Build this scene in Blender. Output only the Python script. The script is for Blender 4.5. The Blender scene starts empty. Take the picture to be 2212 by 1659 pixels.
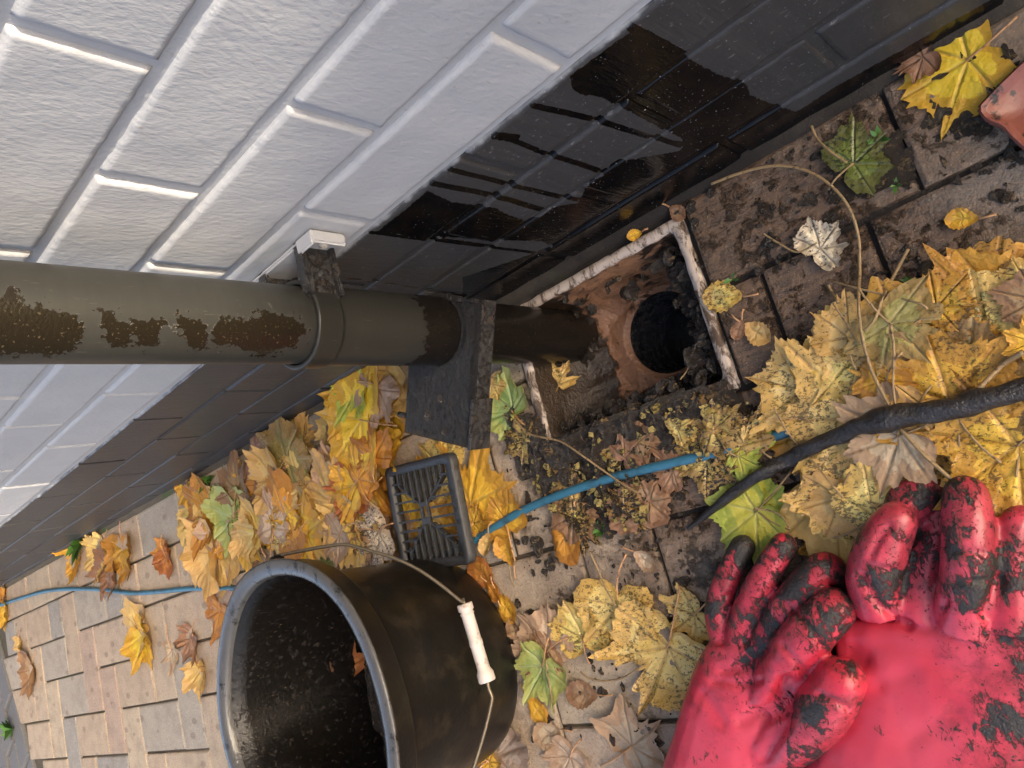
import bpy, bmesh, math, random
import numpy as np
from mathutils import Vector, Matrix, noise as mnoise
random.seed(7)
S = bpy.context.scene
COL = S.collection

# ------------------------------------------------------------------ camera
# pixel coordinates below are in a 2212 x 1659 view of the photograph
FPX = 1599.67
CAMPOS = np.array([0.0, 0.2939, 0.6854])
MW = np.array([[-0.699516, -0.333314, -0.632122],
               [0.262268, -0.942579, 0.206787],
               [-0.664750, -0.021135, 0.746767]])
cam = bpy.data.cameras.new('camera'); camo = bpy.data.objects.new('camera', cam); COL.objects.link(camo)
cam.sensor_fit = 'HORIZONTAL'; cam.sensor_width = 36; cam.lens = 36 * FPX / 2212
cam.clip_start = 0.02; cam.clip_end = 200
m4 = Matrix([[*MW[0], CAMPOS[0]], [*MW[1], CAMPOS[1]], [*MW[2], CAMPOS[2]], [0, 0, 0, 1]])
camo.matrix_world = m4
S.camera = camo

# ------------------------------------------------------------------ light
SUN_TRAVEL = Vector((0.93, -0.11, -0.30)).normalized()
elev = math.asin(-SUN_TRAVEL.z)
w = bpy.data.worlds.new('World'); S.world = w; w.use_nodes = True
wn = w.node_tree.nodes; bg = wn['Background']
sky = wn.new('ShaderNodeTexSky'); sky.sky_type = 'NISHITA'; sky.sun_disc = False
sky.sun_elevation = elev
sky.sun_rotation = math.atan2(-SUN_TRAVEL.x, -SUN_TRAVEL.y)
sky.air_density = 0.6; sky.dust_density = 5.0; sky.ozone_density = 0.0
w.node_tree.links.new(sky.outputs[0], bg.inputs[0]); bg.inputs[1].default_value = 0.15
sun = bpy.data.lights.new('sun', 'SUN'); suno = bpy.data.objects.new('sun', sun); COL.objects.link(suno)
sun.energy = 2.0; sun.angle = math.radians(0.8); sun.color = (1.0, 0.86, 0.66)
suno.rotation_euler = SUN_TRAVEL.to_track_quat('-Z', 'Y').to_euler()
S.view_settings.view_transform = 'Standard'; S.view_settings.look = 'None'
S.view_settings.gamma = 1; S.view_settings.exposure = 2.1
S.view_settings.use_curve_mapping = False

# ------------------------------------------------------------------ pixel helpers
def ray(q): return MW @ np.array([q[0] - 1106., 829.5 - q[1], -FPX])
def slope(x): return 0.019 * max(0.0, x - 0.6)          # paving falls towards the gully
def on(q, axis, val):
    d = ray(q); return CAMPOS + d * (val - CAMPOS[axis]) / d[axis]
def G(x, y, z=0.0):
    P = on((x, y), 2, z)
    for _ in range(4): P = on((x, y), 2, z + slope(P[0]))
    return Vector(P)
def Wl(x, y, yy=0.0): return Vector(on((x, y), 1, yy))
def proj(P):
    c = MW.T @ (np.array(P) - CAMPOS); return (1106 + FPX * c[0] / -c[2], 829.5 - FPX * c[1] / -c[2])
def inpoly(x, y, poly):
    c = False; j = len(poly) - 1
    for i in range(len(poly)):
        xi, yi = poly[i]; xj, yj = poly[j]
        if (yi > y) != (yj > y) and x < (xj - xi) * (y - yi) / (yj - yi) + xi: c = not c
        j = i
    return c
def segd(p, a, b):
    ax, ay = a; bx, by = b; dx, dy = bx - ax, by - ay
    t = max(0, min(1, ((p[0] - ax) * dx + (p[1] - ay) * dy) / (dx * dx + dy * dy + 1e-9)))
    return math.hypot(p[0] - ax - t * dx, p[1] - ay - t * dy)

# ------------------------------------------------------------------ object helpers
def tag(o, label=None, cat=None, group=None, kind=None):
    if label: o['label'] = label
    if cat: o['category'] = cat
    if group: o['group'] = group
    if kind: o['kind'] = kind
    return o
def mkobj(name, me, mat=None, parent=None, loc=None):
    o = bpy.data.objects.new(name, me); COL.objects.link(o)
    if mat is not None and me is not None:
        if len(me.materials) == 0: me.materials.append(mat)
    if parent: o.parent = parent
    if loc is not None: o.location = loc
    return o
def empty(name, loc=(0, 0, 0)):
    o = bpy.data.objects.new(name, None); COL.objects.link(o); o.location = loc; o.empty_display_size = .02; return o
def pymesh(name, v, f, smooth=True):
    me = bpy.data.meshes.new(name); me.from_pydata([tuple(a) for a in v], [], f); me.update()
    if smooth: me.polygons.foreach_set('use_smooth', [True] * len(me.polygons))
    return me
def bm_mesh(bm, name, smooth=False):
    me = bpy.data.meshes.new(name); bm.normal_update(); bm.to_mesh(me); bm.free()
    if smooth: me.polygons.foreach_set('use_smooth', [True] * len(me.polygons))
    return me
def bm_box(bm, lo, hi):
    r = bmesh.ops.create_cube(bm, size=1)
    for v in r['verts']:
        v.co = Vector([lo[i] + (v.co[i] + .5) * (hi[i] - lo[i]) for i in range(3)])
    return r['verts']
def box_mesh(name, lo, hi, bev=0.0, seg=2):
    bm = bmesh.new(); bm_box(bm, lo, hi)
    if bev: bmesh.ops.bevel(bm, geom=bm.edges[:], offset=bev, segments=seg, affect='EDGES', profile=.6)
    return bm_mesh(bm, name, smooth=False)
def local(me, o):                      # shift world-space mesh to be relative to parent at o
    me.transform(Matrix.Translation(-Vector(o))); return me
def catmull(P, n=6):
    P = [Vector(p) for p in P]; out = []
    for i in range(len(P) - 1):
        p0 = P[max(i - 1, 0)]; p1 = P[i]; p2 = P[i + 1]; p3 = P[min(i + 2, len(P) - 1)]
        for k in range(n):
            t = k / n
            out.append(.5 * ((2 * p1) + (-p0 + p2) * t + (2 * p0 - 5 * p1 + 4 * p2 - p3) * t * t + (-p0 + 3 * p1 - 3 * p2 + p3) * t ** 3))
    out.append(P[-1]); return out
def tube(name, pts, rad, n=10, jitter=0.0, caps=True):
    v = []; f = []; N = len(pts)
    up = Vector((0, 0, 1)); prevn = None
    for i, p in enumerate(pts):
        t = (pts[min(i + 1, N - 1)] - pts[max(i - 1, 0)]).normalized()
        if prevn is None:
            a = up if abs(t.z) < .9 else Vector((1, 0, 0)); nn = t.cross(a).normalized()
        else: nn = (prevn - t * prevn.dot(t)).normalized()
        prevn = nn; b = t.cross(nn)
        r = rad[i] if isinstance(rad, (list, tuple)) else rad
        for k in range(n):
            a = 2 * math.pi * k / n; rr = r
            if jitter: rr = r * (1 + jitter * mnoise.noise(Vector((p.x * 60 + math.cos(a) * 1.3, p.y * 60 + math.sin(a) * 1.3, p.z * 60))))
            v.append(p + nn * math.cos(a) * rr + b * math.sin(a) * rr)
    for i in range(N - 1):
        for k in range(n):
            f.append((i * n + k, i * n + (k + 1) % n, (i + 1) * n + (k + 1) % n, (i + 1) * n + k))
    if caps: f.append(tuple(range(n - 1, -1, -1))); f.append(tuple((N - 1) * n + k for k in range(n)))
    return pymesh(name, v, f)
def lathe(name, prof, n=64, c=(0, 0, 0), closed=False):
    v = []; f = []
    for r, z in prof:
        for k in range(n):
            a = 2 * math.pi * k / n; v.append((c[0] + r * math.cos(a), c[1] + r * math.sin(a), c[2] + z))
    N = len(prof)
    for i in range(N if closed else N - 1):
        j = (i + 1) % N
        for k in range(n):
            f.append((i * n + k, i * n + (k + 1) % n, j * n + (k + 1) % n, j * n + k))
    return pymesh(name, v, f)
def attr(me, name, vals):
    a = me.attributes.new(name, 'FLOAT', 'POINT'); a.data.foreach_set('value', [float(x) for x in vals])

# ------------------------------------------------------------------ materials
class NT:
    def __init__(s, name):
        s.m = bpy.data.materials.new(name); s.m.use_nodes = True; s.t = s.m.node_tree; s.n = s.t.nodes; s.l = s.t.links
        s.b = s.n['Principled BSDF']
    def new(s, t, **k):
        n = s.n.new(t)
        for a, b in k.items(): setattr(n, a, b)
        return n
    def link(s, a, b): s.l.new(a, b)
    def set(s, name, v):
        i = s.b.inputs[name]
        if hasattr(v, 'is_linked') or hasattr(v, 'links'): s.link(v, i)
        else: i.default_value = v
    def inp(s, node, i, v):
        if v is None: return
        if hasattr(v, 'links'): s.link(v, node.inputs[i])
        else: node.inputs[i].default_value = v
    def pos(s): return s.new('ShaderNodeNewGeometry').outputs['Position']
    def obj(s): return s.new('ShaderNodeTexCoord').outputs['Object']
    def rnd(s): return s.new('ShaderNodeObjectInfo').outputs['Random']
    def at(s, name): 
        n = s.new('ShaderNodeAttribute'); n.attribute_name = name; return n.outputs['Fac']
    def map(s, vec, scale=(1, 1, 1), rot=(0, 0, 0), loc=(0, 0, 0)):
        n = s.new('ShaderNodeMapping'); s.link(vec, n.inputs[0]); n.inputs[1].default_value = loc; n.inputs[2].default_value = rot; n.inputs[3].default_value = scale; return n.outputs[0]
    def noise(s, vec, scale, detail=4, rough=.55, dist=0.0):
        n = s.new('ShaderNodeTexNoise'); s.link(vec, n.inputs['Vector']); n.inputs['Scale'].default_value = scale; n.inputs['Detail'].default_value = detail
        n.inputs['Roughness'].default_value = rough; n.inputs['Distortion'].default_value = dist; return n.outputs['Fac']
    def vor(s, vec, scale, feat='F1', out='Distance', rand=1.0):
        n = s.new('ShaderNodeTexVoronoi', feature=feat); s.link(vec, n.inputs['Vector']); n.inputs['Scale'].default_value = scale; n.inputs['Randomness'].default_value = rand; return n.outputs[out]
    def math(s, op, a, b=None, c=None, clamp=False):
        n = s.new('ShaderNodeMath', operation=op, use_clamp=clamp); s.inp(n, 0, a); s.inp(n, 1, b); s.inp(n, 2, c); return n.outputs[0]
    def ramp(s, fac, stops, interp='LINEAR'):
        n = s.new('ShaderNodeValToRGB'); s.link(fac, n.inputs[0]); cr = n.color_ramp; cr.interpolation = interp
        while len(cr.elements) < len(stops): cr.elements.new(.5)
        for e, (p, c) in zip(cr.elements, stops):
            e.position = p; e.color = (c, c, c, 1) if isinstance(c, (int, float)) else (*c, 1)
        return n.outputs[0]
    def step(s, fac, a, b): return s.ramp(fac, [(a, 0.0), (b, 1.0)])
    def mix(s, fac, a, b, mode='MIX'):
        n = s.new('ShaderNodeMix', data_type='RGBA', blend_type=mode)
        s.inp(n, 0, fac)
        for i, v in ((6, a), (7, b)):
            if isinstance(v, tuple): n.inputs[i].default_value = (*v[:3], 1)
            else: s.link(v, n.inputs[i])
        return n.outputs[2]
    def mixf(s, fac, a, b):
        n = s.new('ShaderNodeMix', data_type='FLOAT'); s.inp(n, 0, fac); s.inp(n, 2, a); s.inp(n, 3, b); return n.outputs[0]
    def xyz(s, vec):
        n = s.new('ShaderNodeSeparateXYZ'); s.link(vec, n.inputs[0]); return n.outputs
    def bump(s, h, strength=.5, dist=.002, prev=None):
        n = s.new('ShaderNodeBump'); n.inputs['Strength'].default_value = strength; n.inputs['Distance'].default_value = dist; s.link(h, n.inputs['Height'])
        if prev is not None: s.link(prev, n.inputs['Normal'])
        s.link(n.outputs[0], s.b.inputs['Normal']); return n.outputs[0]

def mat_white():
    t = NT('white_masonry_paint'); p = t.pos(); q = t.map(p, (1, 1, .55))
    n1 = t.noise(q, 260, 5, .6); n2 = t.noise(p, 9, 4); n3 = t.noise(t.map(p, (1, 1, .25)), 700, 2)
    c = t.mix(t.step(n2, .35, .75), (.405, .412, .425), (.46, .464, .47))
    sp = t.step(t.noise(t.map(p, (1, 1, .3)), 420, 2, .5), .705, .73)
    c = t.mix(t.math('MULTIPLY', sp, .5), c, (.33, .26, .20))
    t.set('Base Color', c); t.set('Roughness', .62)
    h = t.math('ADD', t.math('MULTIPLY', n1, .7), t.math('MULTIPLY', t.noise(p, 70, 3), .6))
    t.bump(h, .5, .0017)
    return t.m
def mat_black():
    t = NT('black_masonry_paint'); p = t.pos(); q = t.map(p, (1, 1, .25))
    wet0 = t.at('wet'); n = t.noise(p, 160, 4, .6)
    wet = t.step(t.math('ADD', wet0, t.math('MULTIPLY', t.math('SUBTRACT', n, .5), .55)), .44, .52)
    fl = t.step(t.noise(t.map(p, (.45, 1, 1), (0, .45, 0)), 300, 2, .5), .66, .72)
    dry = t.mix(t.noise(p, 14, 4), (.034, .0335, .035), (.054, .053, .054))
    dry = t.mix(t.math('MULTIPLY', fl, .75), dry, (.16, .148, .135))
    dry = t.mix(t.math('MULTIPLY', t.step(t.noise(t.map(p, (1, 1, .12)), 60, 5, .7), .5, .75), .5), dry, (.072, .069, .068))
    # grey dust on the far, dry end of the wall
    x = t.xyz(p)[0]
    dry = t.mix(t.math('MULTIPLY', t.step(x, .5, 1.1), .55), dry, (.056, .055, .057))
    mud = t.mix(t.step(t.noise(p, 40, 5, .65), .45, .7), (.003, .003, .0035), (.010, .007, .005))
    c = t.mix(wet, dry, mud)
    spk = t.step(t.noise(p, 520, 1), .74, .77)
    c = t.mix(t.math('MULTIPLY', spk, .6), c, (.45, .45, .47))
    edge = t.step(t.math('ADD', t.xyz(p)[2], t.math('MULTIPLY', t.math('SUBTRACT', t.noise(p, 38, 4, .6), .5), .009)), ZJ - .0046, ZJ - .0042)
    c = t.mix(edge, c, (.43, .436, .445))
    t.set('Base Color', c); t.set('Roughness', t.mixf(wet, .42, .16)); t.set('Specular IOR Level', .28)
    h = t.math('ADD', t.noise(q, 240, 4, .6), t.noise(q, 60, 3))
    t.bump(h, .35, .0012)
    return t.m
def wetmask(t, p, amp=.10):
    """1 near the gully where dirty water was thrown about, 0 on the dry far paving"""
    d = t.new('ShaderNodeVectorMath', operation='DISTANCE')
    t.link(t.map(p, (1, .8, 0)), d.inputs[0]); d.inputs[1].default_value = (.28, .13, 0)
    dd = t.math('ADD', d.outputs['Value'], t.math('MULTIPLY', t.math('SUBTRACT', t.noise(p, 9, 5, .62), .5), amp * 6))
    return t.ramp(dd, [(.17, 1.0), (.25, .7), (.38, 0.0)])
def mat_paver():
    t = NT('concrete_block_paver'); p = t.pos(); r = t.rnd()
    base = t.ramp(r, [(0, (.42, .31, .205)), (.2, (.46, .36, .24)), (.38, (.43, .32, .22)), (.52, (.33, .295, .24)), (.66, (.24, .235, .215)), (.80, (.44, .335, .225)), (.93, (.39, .265, .19))], 'CONSTANT')
    base = t.mix(.12, base, (.42, .315, .225))
    g = t.noise(p, 330, 4, .75); base = t.mix(t.math('MULTIPLY', t.step(g, .42, .66), .5), base, (.56, .47, .36)); base = t.mix(t.math('MULTIPLY', t.step(g, .50, .34), .0), base, (.2, .15, .1))
    base = t.mix(t.math('MULTIPLY', t.step(t.noise(p, 300, 3, .7), .54, .66), .45), base, (.17, .125, .09))
    base = t.mix(t.math('MULTIPLY', t.step(t.noise(p, 26, 4, .6), .45, .7), .4), base, (.20, .155, .115))
    lite = t.step(t.noise(p, 620, 1), .70, .74); base = t.mix(t.math('MULTIPLY', lite, .7), base, (.72, .66, .58))
    wm = wetmask(t, p)
    drop = t.math('MULTIPLY', t.step(t.math('SUBTRACT', 1.0, t.vor(t.map(p, (.6, 1, 1)), 26)), .80, .84), .45)
    wetc = t.mix(t.noise(p, 30, 4), (.065, .039, .023), (.18, .102, .056))
    wetc = t.mix(t.step(t.noise(t.map(p, (.5, 1.6, 1), (0, 0, .25)), 130, 6, .72, .5), .46, .62), wetc, (.035, .023, .016))
    wetc = t.mix(t.math('MULTIPLY', t.step(t.noise(p, 420, 2), .68, .72), .7), wetc, (.42, .27, .17))
    c = t.mix(t.math('MULTIPLY', wm, .92), base, wetc)
    c = t.mix(drop, c, (.16, .115, .085))
    mud = t.math('MULTIPLY', t.step(t.math('ADD', t.noise(p, 70, 6, .7, .3), t.math('MULTIPLY', t.math('SUBTRACT', t.noise(p, 14, 3), .5), .7)), .545, .66), t.ramp(wm, [(.05, 0.0), (.5, .9)]))
    c = t.mix(t.math('MULTIPLY', mud, .85), c, (.014, .012, .010))
    t.set('Base Color', c); t.set('Roughness', t.mixf(wm, .85, .2))
    h = t.math('ADD', t.math('MULTIPLY', t.noise(p, 600, 3, .7), .6), t.math('ADD', t.noise(p, 120, 4), t.math('MULTIPLY', mud, 1.6)))
    t.bump(h, .95, .0026)
    return t.m
def mat_bed():
    t = NT('jointing_sand'); p = t.pos(); wm = wetmask(t, p)
    c = t.mix(t.noise(p, 90, 5), (.055, .044, .030), (.11, .088, .058))
    c = t.mix(t.step(t.noise(p, 12, 3), .58, .68), c, (.05, .07, .02))
    c = t.mix(wm, c, (.016, .012, .009)); t.set('Base Color', c); t.set('Roughness', .9); t.bump(t.noise(p, 500, 4), .8, .002); return t.m
def mat_simple(name, c1, c2, scale=30, rough=.5, bump=.2, bscale=200, bdist=.001, spec=None, metal=0, c3=None, thr=(.6, .7)):
    t = NT(name); p = t.pos(); c = t.mix(t.noise(p, scale, 5, .6), c1, c2)
    if c3: c = t.mix(t.step(t.noise(p, scale * 1.7, 6, .66), *thr), c, c3)
    t.set('Base Color', c); t.set('Roughness', rough); t.set('Metallic', metal)
    if spec is not None: t.set('Specular IOR Level', spec)
    if bump: t.bump(t.noise(p, bscale, 4, .6), bump, bdist)
    return t.m
def mat_pipe():
    t = NT('grey_black_pipe_plastic'); p = t.pos(); s = t.at('mud'); wz = t.at('wetz')
    n = t.noise(p, 210, 5, .7)
    mask = t.step(t.math('ADD', s, t.math('MULTIPLY', t.math('SUBTRACT', t.math('ADD', t.math('MULTIPLY', n, .6), t.math('MULTIPLY', t.noise(p, 95, 4, .6), .4)), .5), 2.6)), .47, .53)
    n2 = t.noise(t.map(p, (1, 1, .6)), 60, 5, .65, .3)
    wet = t.step(t.math('ADD', wz, t.math('MULTIPLY', t.math('SUBTRACT', n2, .5), .75)), .47, .52)
    c = t.mix(t.noise(t.map(p, (1, 1, 9)), 30, 3), (.019, .019, .0165), (.029, .028, .024))
    scr = t.step(t.noise(t.map(p, (1, 1, .08)), 900, 2), .69, .74)
    c = t.mix(t.math('MULTIPLY', scr, .25), c, (.2, .19, .17))
    c = t.mix(wet, c, t.mix(t.noise(p, 30, 3), (.006, .0056, .0052), (.012, .009, .007)))
    c = t.mix(mask, c, (.010, .0075, .0040))
    spk = t.math('MULTIPLY', t.step(t.noise(p, 480, 2), .66, .69), t.math('MAXIMUM', mask, t.math('MULTIPLY', wet, .6)))
    c = t.mix(t.math('MULTIPLY', spk, .22), c, (.20, .15, .085))
    t.set('Base Color', c); t.set('Specular IOR Level', t.mixf(wet, .4, .22))
    t.set('Roughness', t.mixf(mask, t.mixf(wet, .36, .25), .25))
    h = t.math('ADD', t.math('MULTIPLY', mask, t.math('ADD', .6, t.math('MULTIPLY', t.noise(p, 420, 2), .6))), t.math('MULTIPLY', t.noise(t.map(p, (1, 1, .3)), 200, 3), .12))
    t.bump(h, .4, .0012); return t.m
def mat_muddyblack(name='muddy_black_plastic', rough=.22, amt=.5):
    t = NT(name); p = t.pos(); n = t.noise(p, 90, 6, .7); m = t.step(n, amt, amt + .08)
    c = t.mix(t.noise(p, 25, 4), (.010, .010, .011), (.022, .019, .017)); c = t.mix(m, c, t.mix(t.noise(p, 300, 3), (.016, .011, .008), (.05, .034, .02)))
    t.set('Base Color', c); t.set('Roughness', t.mixf(m, rough, .30)); t.set('Specular IOR Level', .8)
    t.bump(t.math('ADD', t.math('MULTIPLY', m, .8), t.math('MULTIPLY', t.noise(p, 260, 5, .7), .9)), .9, .0028); return t.m
def mat_mud():
    t = NT('wet_black_mud'); p = t.pos()
    c = t.mix(t.noise(p, 45, 5, .65), (.008, .0065, .005), (.06, .040, .024))
    c = t.mix(t.step(t.noise(p, 130, 6, .75, .5), .56, .64), c, (.24, .155, .065))
    t.set('Base Color', c); t.set('Roughness', .15); t.set('Specular IOR Level', 1.0); t.bump(t.noise(p, 190, 7, .75), 1.0, .009); return t.m
def mat_clay():
    t = NT('orange_clay'); p = t.pos()
    c = t.mix(t.noise(p, 25, 4), (.26, .125, .06), (.36, .19, .105))
    st = t.map(p, (1, 1, 2.2))
    mud = t.step(t.math('ADD', t.noise(st, 34, 7, .74, .5), t.math('MULTIPLY', t.math('SUBTRACT', t.at('mudw'), .5), .55)), .47, .53)
    z = t.xyz(p)[2]
    c = t.mix(mud, c, t.mix(t.noise(p, 60, 3), (.010, .008, .006), (.05, .028, .014)))
    t.set('Base Color', c); t.set('Roughness', t.mixf(mud, .28, .42)); t.bump(t.math('ADD', mud, t.noise(p, 220, 4)), .9, .003); return t.m
def mat_rim():
    t = NT('pale_clay_rim'); p = t.pos()
    c = t.mix(t.noise(p, 40, 4), (.42, .33, .26), (.58, .50, .43))
    mud = t.step(t.math('ADD', t.noise(t.map(p, (1.6, .6, 1)), 60, 7, .76, .6), t.math('MULTIPLY', t.step(t.xyz(p)[1], .10, .0), .06)), .50, .58)
    c = t.mix(mud, c, t.mix(t.noise(p, 90, 3), (.018, .012, .008), (.16, .10, .06)))
    t.set('Base Color', c); t.set('Roughness', .4); t.bump(t.math('ADD', mud, t.noise(p, 200, 4)), .6, .0015); return t.m
def mat_glove():
    t = NT('red_rubber_glove'); p = t.pos(); a = t.at('dirt')
    n = t.noise(t.map(p, (1.5, .8, 1), (0, 0, .5)), 105, 8, .78, .7); n2 = t.noise(p, 420, 3, .6)
    m = t.step(t.math('ADD', t.math('ADD', t.math('MULTIPLY', a, .22), n), t.math('MULTIPLY', t.math('SUBTRACT', t.noise(p, 30, 3, .5), .5), .8)), .72, .76)
    sp = t.step(t.math('ADD', n2, t.math('MULTIPLY', a, .10)), .715, .74); m = t.math('MAXIMUM', m, sp)
    red = t.mix(t.noise(p, 18, 4), (.47, .010, .028), (.57, .026, .055))
    # pinkish highlights of the rubber painted into the red in soft patches
    red = t.mix(t.math('MULTIPLY', t.step(t.noise(p, 9, 3), .30, .65), .30), red, (.72, .16, .22))
    sm = t.math('MULTIPLY', t.step(t.math('ADD', t.noise(p, 60, 6, .75), t.math('MULTIPLY', a, .32)), .62, .92), .80)
    red = t.mix(sm, red, (.13, .016, .018))
    c = t.mix(m, red, t.mix(t.noise(p, 200, 3), (.010, .010, .010), (.035, .028, .022)))
    t.set('Base Color', c); t.set('Roughness', t.mixf(m, .36, .42))
    h = t.math('ADD', t.math('MULTIPLY', m, t.math('ADD', .5, t.noise(p, 350, 4))), t.math('MULTIPLY', t.noise(p, 60, 2), .4))
    t.bump(h, .75, .0022); return t.m
def mat_leaf(name, c1, c2, edge, vein, spot=0.0, rough=.5, spotc=(.012, .010, .008), edgeamt=.6, dry=0.0):
    t = NT(name); o = t.obj(); X, Y, Z = t.xyz(o); r = t.rnd(); p = t.pos()
    n = t.noise(p, 55, 5, .6)
    c = t.mix(t.step(n, .3, .7), c1, c2)
    # per leaf shift
    hs = t.new('ShaderNodeHueSaturation'); t.link(c, hs.inputs['Color'])
    t.link(t.math('ADD', .485, t.math('MULTIPLY', r, .03)), hs.inputs['Hue'])
    t.link(t.math('ADD', .82, t.math('MULTIPLY', t.math('FRACT', t.math('MULTIPLY', r, 7.3)), .4)), hs.inputs['Value']); c = hs.outputs[0]
    rad = t.at('rim')
    c = t.mix(t.math('MULTIPLY', t.step(t.math('ADD', rad, t.math('MULTIPLY', t.noise(p, 70, 4), .7)), .95, 1.35), edgeamt), c, edge)
    # brown blotches
    c = t.mix(t.math('MULTIPLY', t.step(t.noise(p, 34, 5, .65), .62, .74), .40), c, edge)
    va = t.at('vein')
    c = t.mix(t.math('MULTIPLY', t.ramp(va, [(.0, 1.0), (.018, .75), (.034, 0.0)]), .55), c, vein)
    if spot:
        s1 = t.step(t.math('ADD', t.math('ADD', t.noise(t.map(p, (1, 1.5, 1), (0, 0, .7)), 210, 6, .74, .5), t.math('MULTIPLY', t.math('SUBTRACT', t.noise(p, 22, 3), .5), .35)), spot * .1), .59, .625)
        c = t.mix(t.math('MULTIPLY', s1, min(1, .55 + spot * .4)), c, spotc)
    else:
        s1 = t.step(t.noise(p, 260, 2, .5), .72, .745); c = t.mix(t.math('MULTIPLY', s1, .8), c, (.05, .03, .015))
    t.set('Base Color', c); t.set('Roughness', t.mixf(s1, rough, .3)); 
    tr = t.new('ShaderNodeBsdfTranslucent'); t.link(c, tr.inputs[0])
    ms = t.new('ShaderNodeMixShader'); ms.inputs[0].default_value = .18
    t.link(t.b.outputs[0], ms.inputs[1]); t.link(tr.outputs[0], ms.inputs[2]); t.link(ms.outputs[0], t.n['Material Output'].inputs[0])
    h = t.math('ADD', t.math('MULTIPLY', t.ramp(va, [(0, 0.0), (.05, 1.0)]), .6), t.math('ADD', t.noise(p, 160, 4), t.math('MULTIPLY', t.vor(p, 130, 'DISTANCE_TO_EDGE'), .6)))
    t.bump(h, .8, .0022); return t.m

ZJ = .2824
M = {}
M['white'] = mat_white(); M['black'] = mat_black(); M['paver'] = mat_paver(); M['bed'] = mat_bed()
M['darkpaver'] = mat_simple('charcoal_block_paver', (.10, .10, .105), (.17, .165, .16), 120, .85, .5, 500, .0016)
M['pipe'] = mat_pipe(); M['mudblack'] = mat_muddyblack(); M['mud'] = mat_mud(); M['clay'] = mat_clay(); M['rim'] = mat_rim()
M['glove'] = mat_glove()
def mat_silt(name, c1, c2, rough, bs, bd):
    t = NT(name); p = t.pos(); m = t.step(t.noise(p, 60, 6, .7), .55, .65)
    c = t.mix(t.noise(p, 120, 5, .7), c1, c2); c = t.mix(m, c, (.018, .014, .011)); t.set('Base Color', c); t.set('Roughness', rough); t.set('Specular IOR Level', .5)
    t.bump(t.math('ADD', t.noise(p, 380, 4, .7), t.math('MULTIPLY', t.noise(p, 90, 4), 1.4)), bs, bd); return t.m
M['platetop'] = mat_silt('wet_silt_on_black_plastic', (.006, .006, .0065), (.028, .026, .025), .14, 1.0, .006)
M['bucket'] = mat_simple('worn_black_bucket_plastic', (.006, .0056, .0052), (.010, .009, .008), 20, .34, .3, 160, .0010, spec=.3, c3=(.034, .026, .017), thr=(.50, .80))
def mat_inside():
    t = NT('muddy_bucket_inside'); p = t.pos(); m = t.step(t.noise(p, 120, 6, .75, .4), .57, .63)
    c = t.mix(t.noise(p, 25, 4), (.004, .0038, .0035), (.010, .008, .006)); c = t.mix(m, c, (.020, .013, .008))
    c = t.mix(t.math('MULTIPLY', t.step(t.noise(t.map(p, (1, 1, .3)), 420, 2), .70, .74), .4), c, (.16, .12, .07))
    t.set('Base Color', c); t.set('Roughness', .16); t.set('Specular IOR Level', .35); t.bump(t.math('ADD', t.math('MULTIPLY', m, .4), t.noise(p, 200, 5, .7)), .7, .0014); return t.m
M['bucket_in'] = mat_inside()
M['lip'] = mat_simple('sky_lightened_bucket_lip', (.055, .054, .052), (.095, .093, .090), 22, .2, .5, 200, .0014, c3=(.012, .011, .010), thr=(.56, .66))  # black lip coloured paler to imitate reflected sky, with dark mud flecks
M['grate'] = mat_silt('sky_lit_grate_plastic', (.018, .0185, .02), (.055, .057, .060), .3, .6, .0014)  # black plastic lightened to grey for the light on the frame
M['wire'] = mat_simple('rusty_steel_wire', (.16, .13, .09), (.24, .20, .14), 25, .4, .3, 500, .0006, metal=.7, c3=(.12, .05, .025), thr=(.55, .75))
M['grip'] = mat_simple('grubby_white_plastic', (.56, .48, .43), (.66, .59, .54), 40, .5, .15, 300, .0006, c3=(.22, .15, .10), thr=(.55, .72))
M['hose'] = mat_simple('blue_plastic_hose', (.025, .125, .20), (.050, .18, .26), 18, .38, .3, 200, .0012, c3=(.025, .028, .028), thr=(.50, .74))
M['bark'] = mat_simple('wet_dark_bark', (.012, .012, .013), (.040, .034, .030), 90, .36, .9, 260, .0025, c3=(.09, .062, .035), thr=(.66, .74))
M['twig'] = mat_simple('dry_stalk', (.20, .125, .055), (.36, .25, .12), 120, .55, .4, 500, .0006, c3=(.06, .035, .018), thr=(.55, .65))
M['redstalk'] = mat_simple('pinkish_leaf_stalk', (.42, .20, .10), (.55, .33, .14), 90, .5, .2, 500, .0005, c3=(.22, .08, .04), thr=(.55, .65))
M['terra'] = mat_simple('terracotta_red_plastic', (.21, .06, .04), (.28, .095, .065), 30, .4, .3, 300, .001, c3=(.018, .014, .011), thr=(.55, .60))
M['weed'] = mat_simple('small_weed_green', (.05, .14, .02), (.10, .22, .04), 90, .5, .2, 300, .0006)
M['screw'] = mat_simple('painted_screw', (.55, .50, .40), (.65, .60, .50), 90, .5, .3, 400, .0008, c3=(.10, .06, .03), thr=(.55, .6))
M['fence'] = mat_simple('sun_block_timber', (.12, .075, .045), (.20, .13, .08), 30, .8, .6, 120, .002)  # brown timber of the added sun blockers
def mat_water():
    t = NT('dark_drain_water'); t.set('Base Color', (.004, .004, .004, 1)); t.set('Roughness', .04); t.bump(t.noise(t.pos(), 60, 2), .15, .002); return t.m
M['water'] = mat_water()
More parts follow.
